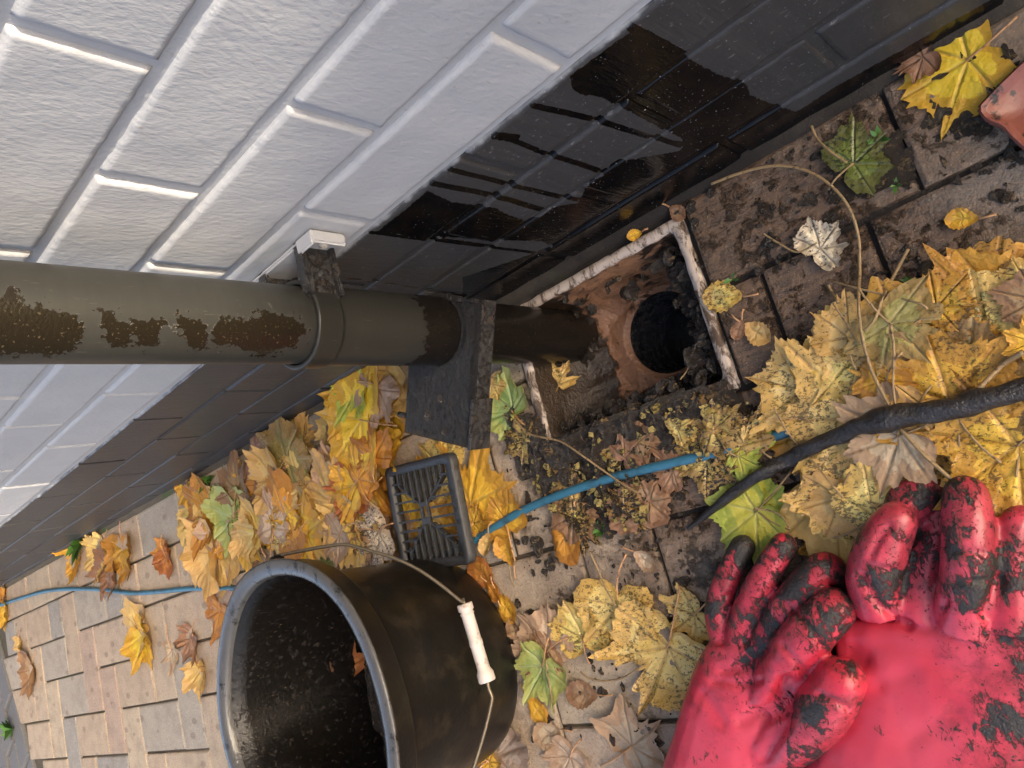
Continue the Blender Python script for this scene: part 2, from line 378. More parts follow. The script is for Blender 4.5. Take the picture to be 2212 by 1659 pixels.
LEAF = {
 'K2': (mat_leaf('leaf_shred', (.40, .26, .07), (.55, .38, .12), (.2, .1, .03), (.3, .18, .06), spot=1.0, rough=.3), 'shred'),
 'Y': (mat_leaf('leaf_yellow', (.74, .44, .025), (.82, .56, .06), (.50, .22, .03), (.50, .30, .08)), 'yellow'),
 'P': (mat_leaf('leaf_pale_straw', (.70, .48, .13), (.78, .58, .20), (.50, .28, .09), (.42, .25, .09), rough=.45), 'pale straw-yellow'),
 'O': (mat_leaf('leaf_orange', (.56, .25, .02), (.66, .36, .05), (.30, .11, .02), (.36, .14, .03)), 'orange'),
 'B': (mat_leaf('leaf_brown', (.30, .17, .085), (.42, .27, .15), (.20, .09, .04), (.16, .08, .035), rough=.6), 'brown'),
 'T': (mat_leaf('leaf_tan', (.50, .36, .23), (.58, .44, .30), (.36, .20, .10), (.30, .18, .10), rough=.6), 'tan'),
 'R': (mat_leaf('leaf_rust', (.46, .14, .03), (.56, .22, .05), (.25, .07, .02), (.22, .07, .02)), 'rust-red'),
 'G': (mat_leaf('leaf_green', (.22, .30, .075), (.36, .42, .14), (.42, .40, .10), (.50, .55, .28)), 'green'),
 'L': (mat_leaf('leaf_olive', (.20, .17, .05), (.38, .30, .10), (.34, .18, .06), (.42, .34, .16), spot=.15), 'olive'),
 'S': (mat_leaf('leaf_spotted', (.78, .55, .14), (.82, .63, .24), (.52, .28, .06), (.34, .17, .06), spot=.5, rough=.38), 'black-spotted yellow'),
 'Q': (mat_leaf('leaf_spotted_orange', (.62, .32, .04), (.70, .42, .06), (.42, .18, .03), (.36, .16, .04), spot=.42, rough=.38), 'black-spotted orange'),
 'D': (mat_leaf('leaf_muddy_green', (.17, .20, .035), (.26, .27, .06), (.1, .08, .03), (.26, .27, .12), spot=.6, rough=.3), 'mud-smeared green'),
 'K': (mat_leaf('leaf_muddy_pale', (.68, .56, .36), (.74, .64, .46), (.4, .3, .2), (.3, .2, .12), spot=.75, rough=.3), 'mud-smeared whitish'),
 'V': (mat_leaf('leaf_lime', (.50, .46, .05), (.62, .54, .09), (.28, .38, .06), (.6, .56, .2)), 'lime-yellow'),
}

# ================================================================== PAVING
U = .101; Y0 = .006; X0 = 1.8614 % U
HOP = (.302, .556, .018, .207)          # hopper outer rectangle cut out of the paving
pav = empty('paving'); tag(pav, kind='structure')
bed_me = pymesh('paving_bed', [(-1.2, -.02, -.006), (.3, -.02, -.006), (.3, 4.5, -.006), (-1.2, 4.5, -.006)], [(0, 1, 2, 3)])
def gz(x): return slope(x)
bm = bmesh.new()
xs = [-1.6, HOP[0] + .004, HOP[1] - .004, .7, 1.5, 3, 6, 14]; ysl = [-.03, HOP[2] + .004, HOP[3] - .004, 1, 8]
vv = {}
for i, x in enumerate(xs):
    for j, y in enumerate(ysl): vv[i, j] = bm.verts.new((x, y, gz(x) - .0065))
for i in range(len(xs) - 1):
    for j in range(len(ysl) - 1):
        if i == 1 and j == 1: continue
        bm.faces.new((vv[i, j], vv[i + 1, j], vv[i + 1, j + 1], vv[i, j + 1]))
mkobj('sand_bed', bm_mesh(bm, 'sand_bed'), M['bed'], pav)

def paver_mesh(lx, ly, seed):
    g = .0022 ; bm = bmesh.new()
    bm_box(bm, (g, g, -.045), (lx - g, ly - g, 0))
    te = [e for e in bm.edges if all(v.co.z > -.001 for v in e.verts)]
    bmesh.ops.bevel(bm, geom=te, offset=.0045, segments=2, affect='EDGES', profile=.6)
    rr = random.Random(seed)
    for v in bm.verts:
        if v.co.z > -.01: v.co.z += rr.uniform(-.0006, .0006); v.co.x += rr.uniform(-.0008, .0008); v.co.y += rr.uniform(-.0008, .0008)
    return bm_mesh(bm, 'paver')
PM = {}
def get_pm(lx, ly):
    k = (round(lx, 3), round(ly, 3), random.randrange(4))
    if k not in PM: PM[k] = paver_mesh(lx, ly, hash(k) % 999)
    return PM[k]
edgeA = G(-5, 1372); edgeB = G(77, 1659)
def beyond(x, y):   # side of the slanting dark border course at the far end
    return (edgeB.x - edgeA.x) * (y - edgeA.y) - (edgeB.y - edgeA.y) * (x - edgeA.x) > 0
side = beyond(2.0, .4)
npav = 0
def add_paver(x, y, lx, ly, mat='paver', rot=0):
    global npav
    if y > 2.2: return
    me = get_pm(lx, ly) if mat == 'paver' else get_dark(lx, ly)
    o = mkobj('paver', me, M[mat], pav, (x, y, gz(x) + random.uniform(-.0012, .0008)))
    o.rotation_euler = (random.uniform(-.003, .003), math.atan(-.019) * (1 if x > .6 else 0) + random.uniform(-.002, .002), rot); npav += 1
DM = {}
def get_dark(lx, ly):
    if 'd' not in DM: DM['d'] = paver_mesh(.198, .098, 5)
    return DM['d']
def place(x, y, lx, ly):
    cx, cy = x + lx / 2, y + ly / 2
    if beyond(cx, cy) != side: return
    # only what the frame (plus a margin) can see
    q = proj((cx, cy, 0)) 
    if (np.array((cx, cy, 0)) - CAMPOS) @ MW[:, 2] > -.05: return
    if not (-500 < q[0] < 2600 and -300 < q[1] < 2250): return
    hx0, hx1, hy0, hy1 = HOP
    if x < hx1 and x + lx > hx0 and y < hy1 - .012 and y + ly > hy0:
        parts = [(x, y, min(hx0 - .001, x + lx) - x, ly), (max(hx1, x), y, x + lx - max(hx1, x), ly)]
        if y + ly > hy1 + .02: parts.append((max(x, hx0), hy1, min(x + lx, hx1) - max(x, hx0), y + ly - hy1))
        for a in parts:
            if a[2] > .02 and a[3] > .02: add_paver(*a)
        return
    add_paver(x, y, lx, ly)
for k in range(-4, 30): place(.0965 + .202 * k, Y0, .202, U)          # stretcher course along the house wall
I0 = -8; 
for j in range(1, 14):
    for i in range(-10, 36):
        s = (2 - j) % 4
        m = (i - 18) % 4                       # lattice index relative to the measured brick
        x = X0 + i * U; y = Y0 + j * U
        if m == s: place(x, y, 2 * U, U)
        elif m == (s + 2) % 4: place(x, y, U, 2 * U)
        elif m == (s + 3) % 4 and j == 1: place(x, y, U, U)
# dark border course on the slant, and the drive beyond it
ed = (edgeB - edgeA); ed.z = 0; ed.normalize(); en = Vector((-ed.y, ed.x, 0))
if beyond(*(edgeA + en * .5).xy) == side: en = -en
ang = math.atan2(ed.y, ed.x)
for row in range(3):
    for k in range(-3, 7):
        c = edgeA + ed * (.202 * k + (.1 if row % 2 else 0)) + en * (.008 + .104 * row + (.1 if en.cross(ed).z > 0 else 0))
        if c.y < .01: continue
        add_paver(c.x, c.y, .2, .1, 'darkpaver', ang)

# ================================================================== HOUSE WALL
BASEZ = -.0176 ; ZJ = .2824; PITCH = .075
wall = empty('house_wall'); tag(wall, 'white painted brick house wall with a black painted plinth', 'wall')
WETP = [  # splashes and runs of dirty water on the plinth (pixel outlines on the wall face)
 [(1230,163),(1357,70),(1380,57),(1474,117),(1494,133),(1551,163),(1608,180),(1621,207),(1641,217),(1678,230),(1751,250),(1620,337),(1480,415),(1474,327),(1474,300),(1440,283),(1400,260),(1360,237),(1330,227),(1300,207),(1250,202),(1237,190)],
 [(817,500),(924,413),(977,437),(1037,445),(1070,448),(1090,460),(1137,477),(1164,473),(1204,447),(1250,440),(1277,393),(1317,377),(1324,353),(1474,327),(1510,330),(1510,420),(1364,500),(1250,560),(1170,522),(1057,520),(924,515)],
 [(1000,600),(1180,540),(1300,500),(1480,405),(1500,440),(1200,640),(1000,690)],
 [(1800,190),(2212,-40),(2212,20),(1500,430),(1480,400)]]
WETL = [([(1154,227),(1284,257),(1474,317)], 6), ([(1074,292),(1110,297)], 9), ([(1100,300),(1184,332)], 5), ([(1184,332),(1250,352),(1317,377)], 6), ([(974,367),(1097,397),(1264,437)], 6),
        ([(937,397),(1060,420),(1177,453)], 7), ([(804,503),(1154,547)], 5), ([(880,510),(1100,540)], 3), ([(690,590),(1000,640)], 2), ([(1360,55),(1474,115)], 6)]
WETP_W = [[(Wl(*q).x, Wl(*q).z) for q in P] for P in WETP]
WETL_W = [([(Wl(*q).x, Wl(*q).z) for q in L], w_ * .00052) for L, w_ in WETL]
P_BB = {id(P): (min(a for a, b in P) - .007, max(a for a, b in P) + .007, min(b for a, b in P) - .007, max(b for a, b in P) + .007) for P in WETP_W}
def wetval(x, z):
    b = 0.0
    for P in WETP_W:
        if not (P_BB[id(P)][0] < x < P_BB[id(P)][1] and P_BB[id(P)][2] < z < P_BB[id(P)][3]): continue
        d = min(segd((x, z), P[i], P[(i + 1) % len(P)]) for i in range(len(P))); b = max(b, min(1, max(0, .5 + (d if inpoly(x, z, P) else -d) / .012)))
    for L, w_ in WETL_W:
        for a, c in zip(L[:-1], L[1:]):
            d = segd((x, z), a, c); b = max(b, min(1, max(0, 1.35 - d / w_ * .85)))
    return b
def brick_plain(lx, seed, dy=.03):
    rr = random.Random(seed); bm = bmesh.new(); bm_box(bm, (0, -dy, 0), (lx, 0, .0680))
    fe = [e for e in bm.edges if all(v.co.y > -.001 for v in e.verts)]
    bmesh.ops.bevel(bm, geom=fe, offset=.0022, segments=3, affect='EDGES', profile=.5)
    for v in bm.verts:
        if v.co.y > -.012: v.co += Vector((rr.uniform(-.0012, .0012), rr.uniform(-.0002, .0003), rr.uniform(-.0010, .0010)))
    return bm_mesh(bm, 'brick', False)
def brick_fine(lx, x0, z0, ew=.0022, ed_=.0024, wav=.0006):
    nx = max(4, int(lx / .0026)); nz = 26; v = []; f = []; wv = []
    rs = random.Random(int(x0 * 1000) + int(z0 * 7777))
    for j in range(nz + 1):
        for i in range(nx + 1):
            x = lx * i / nx; z = .0680 * j / nz
            d = min(x, lx - x, z, .0680 - z); d += .0012 * mnoise.noise(Vector(((x0 + x) * 90, 5, (z0 + z) * 90))); y = 0 if d > ew else -ed_ * (1 - max(d, 0) / ew) ** 2
            y += wav * mnoise.noise(Vector(((x0 + x) * 30, 0, (z0 + z) * 30)))
            v.append((x, y, z)); wv.append(wetval(x0 + x, z0 + z))
    for j in range(nz):
        for i in range(nx):
            a = j * (nx + 1) + i; f.append((a, a + 1, a + nx + 2, a + nx + 1))
    for (a, b) in ((0, nx),):
        pass
    me = pymesh('brick', v, f)
    # sides going back into the joint
    bm = bmesh.new(); bm.from_mesh(me)
    r = bmesh.ops.extrude_edge_only(bm, edges=[e for e in bm.edges if e.is_boundary])
    for q in r['geom']:
        if isinstance(q, bmesh.types.BMVert): q.co.y = -.02
    bmesh.ops.recalc_face_normals(bm, faces=bm.faces[:])
    me2 = bm_mesh(bm, 'brick', True)
    attr(me2, 'wet', [wetval(x0 + vt.co.x, z0 + vt.co.z) for vt in me2.vertices])
    return me2
BV = {}
for c in range(-4, 6):
    zb = ZJ + (c - 1) * PITCH + .0036
    off = 1.005 + (0 if c % 2 == 0 else -.1125)
    for k in range(-7, 13):
        x0 = off + .225 * k + .0035; lx = .218
        if x0 > 3.7 or x0 < -.5: continue
        white = c >= 1
        if not white and -.15 < x0 < .75 and c > -4: me = brick_fine(lx, x0, zb)
        elif white and x0 < 1.8: me = brick_fine(lx, x0, zb, .0034, .0032, .0005)
        else:
            key = random.randrange(6) + (0 if white else 10)
            if key not in BV: BV[key] = brick_plain(lx, key)
            me = BV[key]
        o = mkobj('brick', me, M['white'] if white else M['black'], wall, (x0, random.uniform(-.0012, .0006), zb))
# mortar, set back in the joints
def mortar(name, z0, z1, mat, fine):
    xs = [-.5 + .0035 * i for i in range(int(1.5 / .0035))] if fine else [-.5]
    xs = xs + [3.9]; zs = np.linspace(z0, z1, 90 if fine else 2); v = []; f = []
    for z in zs:
        for x in xs: v.append((x, (-.0024 if fine else -.0034) + .0006 * mnoise.noise(Vector((x * 40, 1, z * 40))), z))
    n = len(xs)
    for j in range(len(zs) - 1):
        for i in range(n - 1): a = j * n + i; f.append((a, a + 1, a + n + 1, a + n))
    me = pymesh(name, v, f)
    if fine: attr(me, 'wet', [wetval(a[0], a[2]) for a in v])
    return mkobj('mortar', me, mat, wall)
mortar('mortar_black', -.06, ZJ - .0040, M['black'], True)
mortar('mortar_white', ZJ - .0040, ZJ + 5 * PITCH + .004, M['white'], False)
# the wall above the frame, one joined piece
bm = bmesh.new()
for c in range(6, 30):
    zb = ZJ + (c - 1) * PITCH + .0048; off = 1.005 + (0 if c % 2 == 0 else -.1125)
    for k in range(-7, 13):
        x0 = off + .225 * k + .005; bm_box(bm, (x0, -.03, zb), (x0 + .215, random.uniform(-.001, .001), zb + .0680))
bm_box(bm, (-.6, -.03, ZJ + 5 * PITCH + .0045), (3.9, -.0034, ZJ + 29.5 * PITCH))
tag(mkobj('upper_brickwork', bm_mesh(bm, 'upper_brickwork'), M['white'], wall), kind='stuff')
mkobj('wall_core', box_mesh('wall_core', (-1.5, -.25, -.2), (8, -.032, 2.5)), M['white'], wall)
# mortar fillet / soil strip where wall meets paving
v = []; f = []
n = 260
for i in range(n + 1):
    x = -.4 + 4.1 * i / n
    zz = gz(x)
    hh = .006 + .006 * mnoise.noise(Vector((x * 22, 3, 0))); ww = .012 + .005 * mnoise.noise(Vector((x * 15, 9, 0)))
    v += [(x, -.004, zz + hh), (x, ww * .5, zz + hh * .5), (x, ww, zz - .006)]
for i in range(n):
    for k in range(2): a = i * 3 + k; f.append((a, a + 3, a + 4, a + 1))
tag(mkobj('soil_strip', pymesh('soil_strip', v, f), M['bed']), 'strip of soil and moss along the foot of the wall', 'soil', kind='stuff')
# ================================================================== SUN-BLOCKING FENCE AND SHED, unseen, added to keep the low sun off the ground
fn = empty('sun_block_fence', (-5, .5, 0)); tag(fn, 'added brown board fence out of view behind the camera, blocking the low sun', 'fence')
me = box_mesh('board', (-.011, 0, 0), (.011, .118, 2.12), .002)
for k in range(8): mkobj('board', me, M['fence'], fn, (random.uniform(-.004, .004), -.5 + .122 * k, .02))
mkobj('rail', box_mesh('rail', (-.05, -.5, .5), (-.014, .47, .57), .003), M['fence'], fn)
mkobj('rail', box_mesh('rail', (-.05, -.5, 1.6), (-.014, .47, 1.67), .003), M['fence'], fn)
sh = empty('sun_block_shed', (-5.2, 3.2, 0)); tag(sh, 'added brown boarded shed out of view behind the camera, blocking the low sun', 'shed')
me = box_mesh('board', (-.01, -2.15, 0), (.01, 2.15, .142), .003)
for k in range(18): mkobj('board', me, M['fence'], sh, (.1 + random.uniform(-.003, .003), 0, .1 + .146 * k))
mkobj('wall', box_mesh('shed_core', (-2.2, -2.14, 0), (.085, 2.14, 2.72), .004), M['fence'], sh)
mkobj('roof', box_mesh('shed_roof', (-2.4, -2.22, 2.73), (.2, 2.3, 2.80), .01), M['bark'], sh)

# ================================================================== GULLY HOPPER
gul = empty('gully_hopper', (.43, .11, 0)); tag(gul, 'square orange clay gully hopper with a pale chipped rim, sunk in the paving', 'drain')
O = Vector((.43, .11, 0))
hx0, hx1, hy0, hy1 = HOP; rw = .0125
def ringmesh(name, rings):
    v = []; f = []; n = len(rings[0])
    for R in rings: v += R
    for i in range(len(rings) - 1):
        for k in range(n): f.append((i * n + k, i * n + (k + 1) % n, (i + 1) * n + (k + 1) % n, (i + 1) * n + k))
    return pymesh(name, v, f)
def rrect(x0, x1, y0, y1, z, r=.006, per=26, wob=0.0):
    out = []
    cs = [(x1 - r, y0 + r, -90), (x1 - r, y1 - r, 0), (x0 + r, y1 - r, 90), (x0 + r, y0 + r, 180)]
    for ci, (cx, cy, a0) in enumerate(cs):
        for k in range(4):
            a = math.radians(a0 + 30 * k); out.append(Vector((cx + r * math.cos(a), cy + r * math.sin(a), z)))
        nx, ny, na = cs[(ci + 1) % 4]; a = math.radians(na); nxt = Vector((nx + r * math.cos(a), ny + r * math.sin(a), z)); last = out[-1].copy()
        for k in range(1, per): out.append(last.lerp(nxt, k / per))
    if wob:
        for p in out:
            p.z += wob * mnoise.noise(p * 55); p.x += wob * .8 * mnoise.noise(p * 70 + Vector((5, 0, 0))); p.y += wob * .8 * mnoise.noise(p * 70 + Vector((0, 7, 0)))
    return out
zt = .002
rim_rings = [rrect(hx0, hx1, hy0, hy1, -.04), rrect(hx0, hx1, hy0, hy1, zt - .003, wob=.002), rrect(hx0 + .002, hx1 - .002, hy0 + .002, hy1 - .002, zt, wob=.002),
             rrect(hx0 + rw - .002, hx1 - rw, hy0 + rw - .002, hy1 - rw, zt, wob=.002), rrect(hx0 + rw, hx1 - rw, hy0 + rw, hy1 - rw, zt - .004, wob=.003)]
me = ringmesh('rim', rim_rings); mkobj('rim', local(me, O), M['rim'], gul)
HC = Vector((.408, .102)); HR = .046; ZF = -.088
n = len(rim_rings[0])
def hole(r, z):
    base = rrect(hx0 + rw, hx1 - rw, hy0 + rw, hy1 - rw, 0); out = []
    for p in base:
        a = math.atan2(p.y - HC.y, p.x - HC.x); out.append(Vector((HC.x + r * math.cos(a), HC.y + r * math.sin(a), z)))
    return out
basin = [rim_rings[-1], rrect(hx0 + rw + .004, hx1 - rw - .008, hy0 + rw + .004, hy1 - rw - .006, -.04, .014, wob=.004), rrect(hx0 + rw + .012, hx1 - rw - .03, hy0 + rw + .012, hy1 - rw - .016, ZF + .012, .03, wob=.006), ]
HR = .049; a1 = basin[-1]; h1 = hole(HR + .006, ZF)
basin.append([p.lerp(q, .6) + Vector((0, 0, -.008)) for p, q in zip(a1, h1)])
basin += [h1, hole(HR, ZF - .006)]
fb = []
for a_, b_ in zip(basin[:-1], basin[1:]):
    for t_ in np.linspace(0, 1, 7)[:-1]:
        fb.append([p.lerp(q, t_) + (Vector((mnoise.noise(p.lerp(q, t_) * 60), mnoise.noise(p.lerp(q, t_) * 60 + Vector((9, 0, 0))), mnoise.noise(p.lerp(q, t_) * 75 + Vector((0, 5, 0))))) * .0022 if fb else Vector()) for p, q in zip(a_, b_)])
fb.append(basin[-1]); me = ringmesh('basin', fb)
def mudw(p):
    m_ = max(0, min(1, (.385 - p.x) / .03)) * (1 if p.y > .05 else .6); m_ = max(m_, max(0, min(1, (p.y - .150) / .02)) * .85, max(0, min(1, (p.x - .47) / .03)) * .9)
    if p.y < .06: m_ = max(m_, .30 + .3 * mnoise.noise(p * 40))
    return max(m_, .26)
attr(me, 'mudw', [mudw(vt.co) for vt in me.vertices]); mkobj('basin', local(me, O), M['clay'], gul)
throat = [hole(HR, ZF - .006), hole(HR - .001, ZF - .05), hole(HR - .004, ZF - .12)]
me = ringmesh('throat', throat); mkobj('throat', local(me, O), M['mudblack'], gul)
v = [(HC.x, HC.y, ZF - .085)] + [(HC.x + (HR - .001) * math.cos(k * math.pi / 16), HC.y + (HR - .001) * math.sin(k * math.pi / 16), ZF - .085) for k in range(32)]
me = pymesh('w', v, [(0, 1 + k, 1 + (k + 1) % 32) for k in range(32)]); wo = mkobj('drain_water', me, M['water']); tag(wo, kind='structure')

# ================================================================== DOWNPIPE
AX, AY = .522, .0629
def cyl_grid(name, prof, n=96, c=(AX, AY)):
    return lathe(name, prof, n, (c[0], c[1], 0))
def paint(me, polys, name='mud', soft=0.0):
    vals = []
    for vt in me.vertices:
        q = proj(vt.co); to = Vector(CAMPOS) - vt.co; facing = to.dot(Vector((vt.co.x - AX, vt.co.y - AY, 0))) > 0
        v_ = 0.0
        if facing and polys and q[0] < 720:
            for P in polys:
                d_ = min(segd(q, P[i], P[(i + 1) % len(P)]) for i in range(len(P))); d_ = d_ if inpoly(q[0], q[1], P) else -d_
                v_ = max(v_, min(1, max(0, .5 + (d_ / 24 if d_ > 0 else d_ / 60))))
        vals.append(v_)
    attr(me, name, vals)
PP = [[(-10,655),(25,612),(40,640),(45,665),(60,668),(90,660),(150,680),(178,700),(180,735),(150,755),(120,767),(-10,762)],
      [(210,670),(240,668),(255,690),(280,700),(288,740),(255,752),(232,735),(225,705)],[(290,690),(318,690),(352,690),(345,720),(335,748),(298,746),(288,720)],
      [(385,680),(430,690),(455,720),(445,752),(410,755),(395,725)],[(460,695),(540,690),(575,672),(620,680),(650,698),(665,718),(640,750),(560,765),(500,745),(462,745)]]
dp = empty('downpipe', (AX, AY, 0)); tag(dp, 'round grey-black plastic downpipe splashed with mud, running down into the gully', 'pipe')
DO = Vector((AX, AY, 0))
zsU = [2.3, 1.5, 1.0, .8] + list(np.linspace(.7, .325, 190))
me = cyl_grid('upper_pipe', [(.034, z) for z in zsU], 110); paint(me, PP); attr(me, 'wetz', [0.0] * len(me.vertices)); mkobj('upper_pipe', local(me, DO), M['pipe'], dp)
prof = [(.0352, .3295), (.0368, .3302), (.0385, .3300), (.0392, .3285), (.0388, .3265), (.0382, .325), (.0380, .306), (.0372, .304), (.0360, .303)] + [(.0358, z) for z in np.linspace(.30, .155, 50)] + [(.0338, .150)]
me = cyl_grid('socket', prof, 96); paint(me, [])
attr(me, 'wetz', [min(1, max(0, (.245 - vt.co.z) / .07)) for vt in me.vertices]); mkobj('socket', local(me, DO), M['pipe'], dp)
prof = [(.0338, .158)] + [(.0338, z) for z in np.linspace(.15, -.078, 60)] + [(.0338, -.080), (.0315, -.080), (.0312, 0.0)]
me = cyl_grid('lower_pipe', prof, 80); paint(me, []); attr(me, 'wetz', [1.0] * len(me.vertices)); mkobj('lower_pipe', local(me, DO), M['pipe'], dp)
# clip arms, wall plate, bolts
for sx in (-1, 1):
    bm = bmesh.new(); x0 = AX + sx * .031
    bm_box(bm, (x0 - .0035, -.001, .300), (x0 + .0035, .052, .333))
    bm_box(bm, (x0 - .009, .003, .329), (x0 + .0034, .050, .334))
    bm_box(bm, (x0 - .009, .003, .299), (x0 + .0034, .050, .304))
    bmesh.ops.bevel(bm, geom=bm.edges[:], offset=.0012, segments=2, affect='EDGES')
    mkobj('clip_arm', local(bm_mesh(bm, 'clip_arm'), DO), M['mudblack'], dp)
bm = bmesh.new(); bm_box(bm, (AX - .056, .0005, .297), (AX + .058, .005, .334)); bm_box(bm, (AX - .058, .0005, .3315), (AX - .034, .014, .3352)); bm_box(bm, (AX - .0585, .0005, .300), (AX - .0545, .012, .335))
bmesh.ops.bevel(bm, geom=bm.edges[:], offset=.0016, segments=3, affect='EDGES')
mkobj('wall_plate', local(bm_mesh(bm, 'wall_plate'), DO), M['white'], dp)
for (x, y, z, mt, ax_) in ((AX - .045, .005, .314, 'screw', 'X'), (AX + .046, .005, .314, 'screw', 'X')):
    me = lathe('screw', [(.0001, .0045), (.003, .004), (.0048, .002), (.005, 0)], 14); me.transform(Matrix.Rotation(math.radians(-90), 4, 'X'))
    mkobj('screw', me, M[mt], dp, Vector((x, y, z)) - DO)
me = lathe('bolt', [(.0001, .004), (.0035, .0035), (.0045, .001), (.0045, 0)], 14); me.transform(Matrix.Rotation(math.radians(-90), 4, 'Y'))
mkobj('bolt', me, M['mudblack'], dp, Vector((AX - .0345, .030, .316)) - DO)

# ================================================================== GULLY COVER PLATE pushed up on the pipe
ZP = .160
FL = Vector((.531, .186, ZP)); e1 = Vector((-.066, -.134, 0)).normalized(); e2 = Vector((.134, -.066, 0)).normalized() 
Lw, Ld = .150, .100
FL = FL - e2 * .008
cov = empty('gully_cover', (AX, AY, ZP)); tag(cov, 'mud-caked black plastic gully cover plate pushed up round the downpipe', 'drain cover')
CO = Vector((AX, AY, ZP))
bm = bmesh.new(); N = 120
outer = []; 
per = [(0, 0), (1, 0), (1, 1), (0, 1)]
def rectpt(t):
    s = (t % 1) * 4; i = int(s); u = s - i; a = per[i]; b = per[(i + 1) % 4]; return (a[0] + (b[0] - a[0]) * u, a[1] + (b[1] - a[1]) * u)
def platepoly(z, inset=0):
    out = []
    for k in range(N):
        a, b = rectpt(k / N); a = inset / Lw + a * (1 - 2 * inset / Lw); b = inset / Ld + b * (1 - 2 * inset / Ld)
        p = FL + e1 * (a * Lw) + e2 * (b * Ld); out.append(Vector((p.x, p.y, z)))
    return out
def hol(z, r=.0358):
    out = []
    for p in platepoly(0):
        a = math.atan2(p.y - AY, p.x - AX); out.append(Vector((AX + r * math.cos(a), AY + r * math.sin(a), z)))
    return out
rings = [hol(ZP - .02, .0362), hol(ZP + .003, .0362), hol(ZP + .003, .0395), hol(ZP, .041)]
for t_ in np.linspace(.08, .94, 16): rings.append([a.lerp(b, t_) + Vector((0, 0, .0022 * mnoise.noise(a.lerp(b, t_) * 70) + .0014 * mnoise.noise(a.lerp(b, t_) * 190) + .001)) for a, b in zip(hol(ZP, .041), platepoly(ZP, .002))])
rings += [platepoly(ZP, .002), platepoly(ZP - .002, 0), platepoly(ZP - .006, 0)]
me = ringmesh('plate', rings); mkobj('plate', local(me, CO), M['platetop'], cov)
def obox(p, a, b, z0, z1, ta, name, mat, par, org, bev=.001):
    me = box_mesh(name, (0, 0, z0), (a, b, z1), bev)
    me.transform(Matrix(((ta[0].x, ta[1].x, 0, p.x), (ta[0].y, ta[1].y, 0, p.y), (0, 0, 1, 0), (0, 0, 0, 1))))
    return mkobj(name, local(me, org), mat, par)
obox(FL - e2 * .0008, Lw, .004, ZP - .026, ZP - .0065, (e1, e2), 'skirt', M['mudblack'], cov, CO)
obox(FL + e1 * -.0012 - e2 * .004, .052, .004, ZP - .028, ZP + .001, (e1, e2), 'skirt', M['mudblack'], cov, CO)
obox(FL + e1 * (Lw - .0035) , .0035, Ld, ZP - .02, ZP + .004, (e1, e2), 'side_lip', M['mudblack'], cov, CO)
obox(FL + e1 * .002 + e2 * .001, .003, Ld - .002, ZP - .02, ZP - .0062, (e1, e2), 'side_lip', M['mudblack'], cov, CO)
for (a, b, r_) in ((.30, .45, .005), (.16, .62, .006), (.08, .35, .004)):
    p = FL + e1 * (a * Lw) + e2 * (b * Ld)
    mkobj('mud_lump', lathe('mud_lump', [(.0001, .003), (r_ * .6, .0024), (r_, .0008), (r_ * 1.1, -.001)], 12), M['mud'], cov, Vector((p.x, p.y, ZP + .0005)) - CO)
p0 = FL + e1 * (.12 * Lw) + e2 * (Ld - .002) + Vector((0, 0, -.006)); 
mkobj('bolt', local(tube('bolt', [p0, p0 + e2 * .018], .0032, 10, .15), CO), M['mudblack'], cov)

# ================================================================== BUCKET
BC = Vector((.822, .412, 0)); BH = .228; BR = .182; BB = .134
BC.z = gz(BC.x)
bk = empty('bucket', BC); tag(bk, 'black plastic builder\'s bucket with muddy inside, standing on the paving', 'bucket')
def bprof(z): return BB + (.1585 - BB) * (z / BH) ** .9
def bwob(me, inside=False):
    for vt in me.vertices:
        a = math.atan2(vt.co.y, vt.co.x); k = vt.co.z / BH; r = math.hypot(vt.co.x, vt.co.y)
        if r < .01: continue
        d = .004 * math.sin(2 * a + .7) * k + .0018 * math.sin(5 * a + 1.0) * k
        # dent in the far wall
        dent = -.016 * math.exp(-((a - .62) / .22) ** 2 - ((vt.co.z - .165) / .040) ** 2)
        s = (r + d + dent) / r; vt.co.x *= s; vt.co.y *= s
    me.update(); return me
prof = [(.0001, .004), (BB - .012, .004), (BB - .006, 0.0), (BB - .001, .002), (BB + .001, .008)] + [(bprof(z), z) for z in np.linspace(.016, BH - .034, 26)] + [(.1605, BH - .030), (.1665, BH - .028)]
mkobj('body', bwob(lathe('body', prof, 96)), M['bucket'], bk)
prof = [(.1665, BH - .028), (.1735, BH - .027), (.1755, BH - .024), (.1772, BH - .004), (.1785, BH - .001)]
mkobj('rim_band', bwob(lathe('rim_band', prof, 128)), M['bucket'], bk)
prof = [(.1785, BH - .001), (.1812, BH + .0010), (.1805, BH + .0035), (.1770, BH + .005), (.1700, BH + .0052), (.1645, BH + .004), (.1615, BH), (.1605, BH - .006)]
mkobj('lip', bwob(lathe('lip', prof, 160)), M['lip'], bk)
prof = [(.1605, BH - .006), (.1575, BH - .012)] + [(bprof(z) - .003, z) for z in np.linspace(BH - .02, .02, 40)] + [(BB - .012, .010), (BB - .02, .008), (.0001, .008)]
me = bwob(lathe('inside', prof, 128)); me.flip_normals(); mkobj('inside', me, M['bucket_in'], bk)
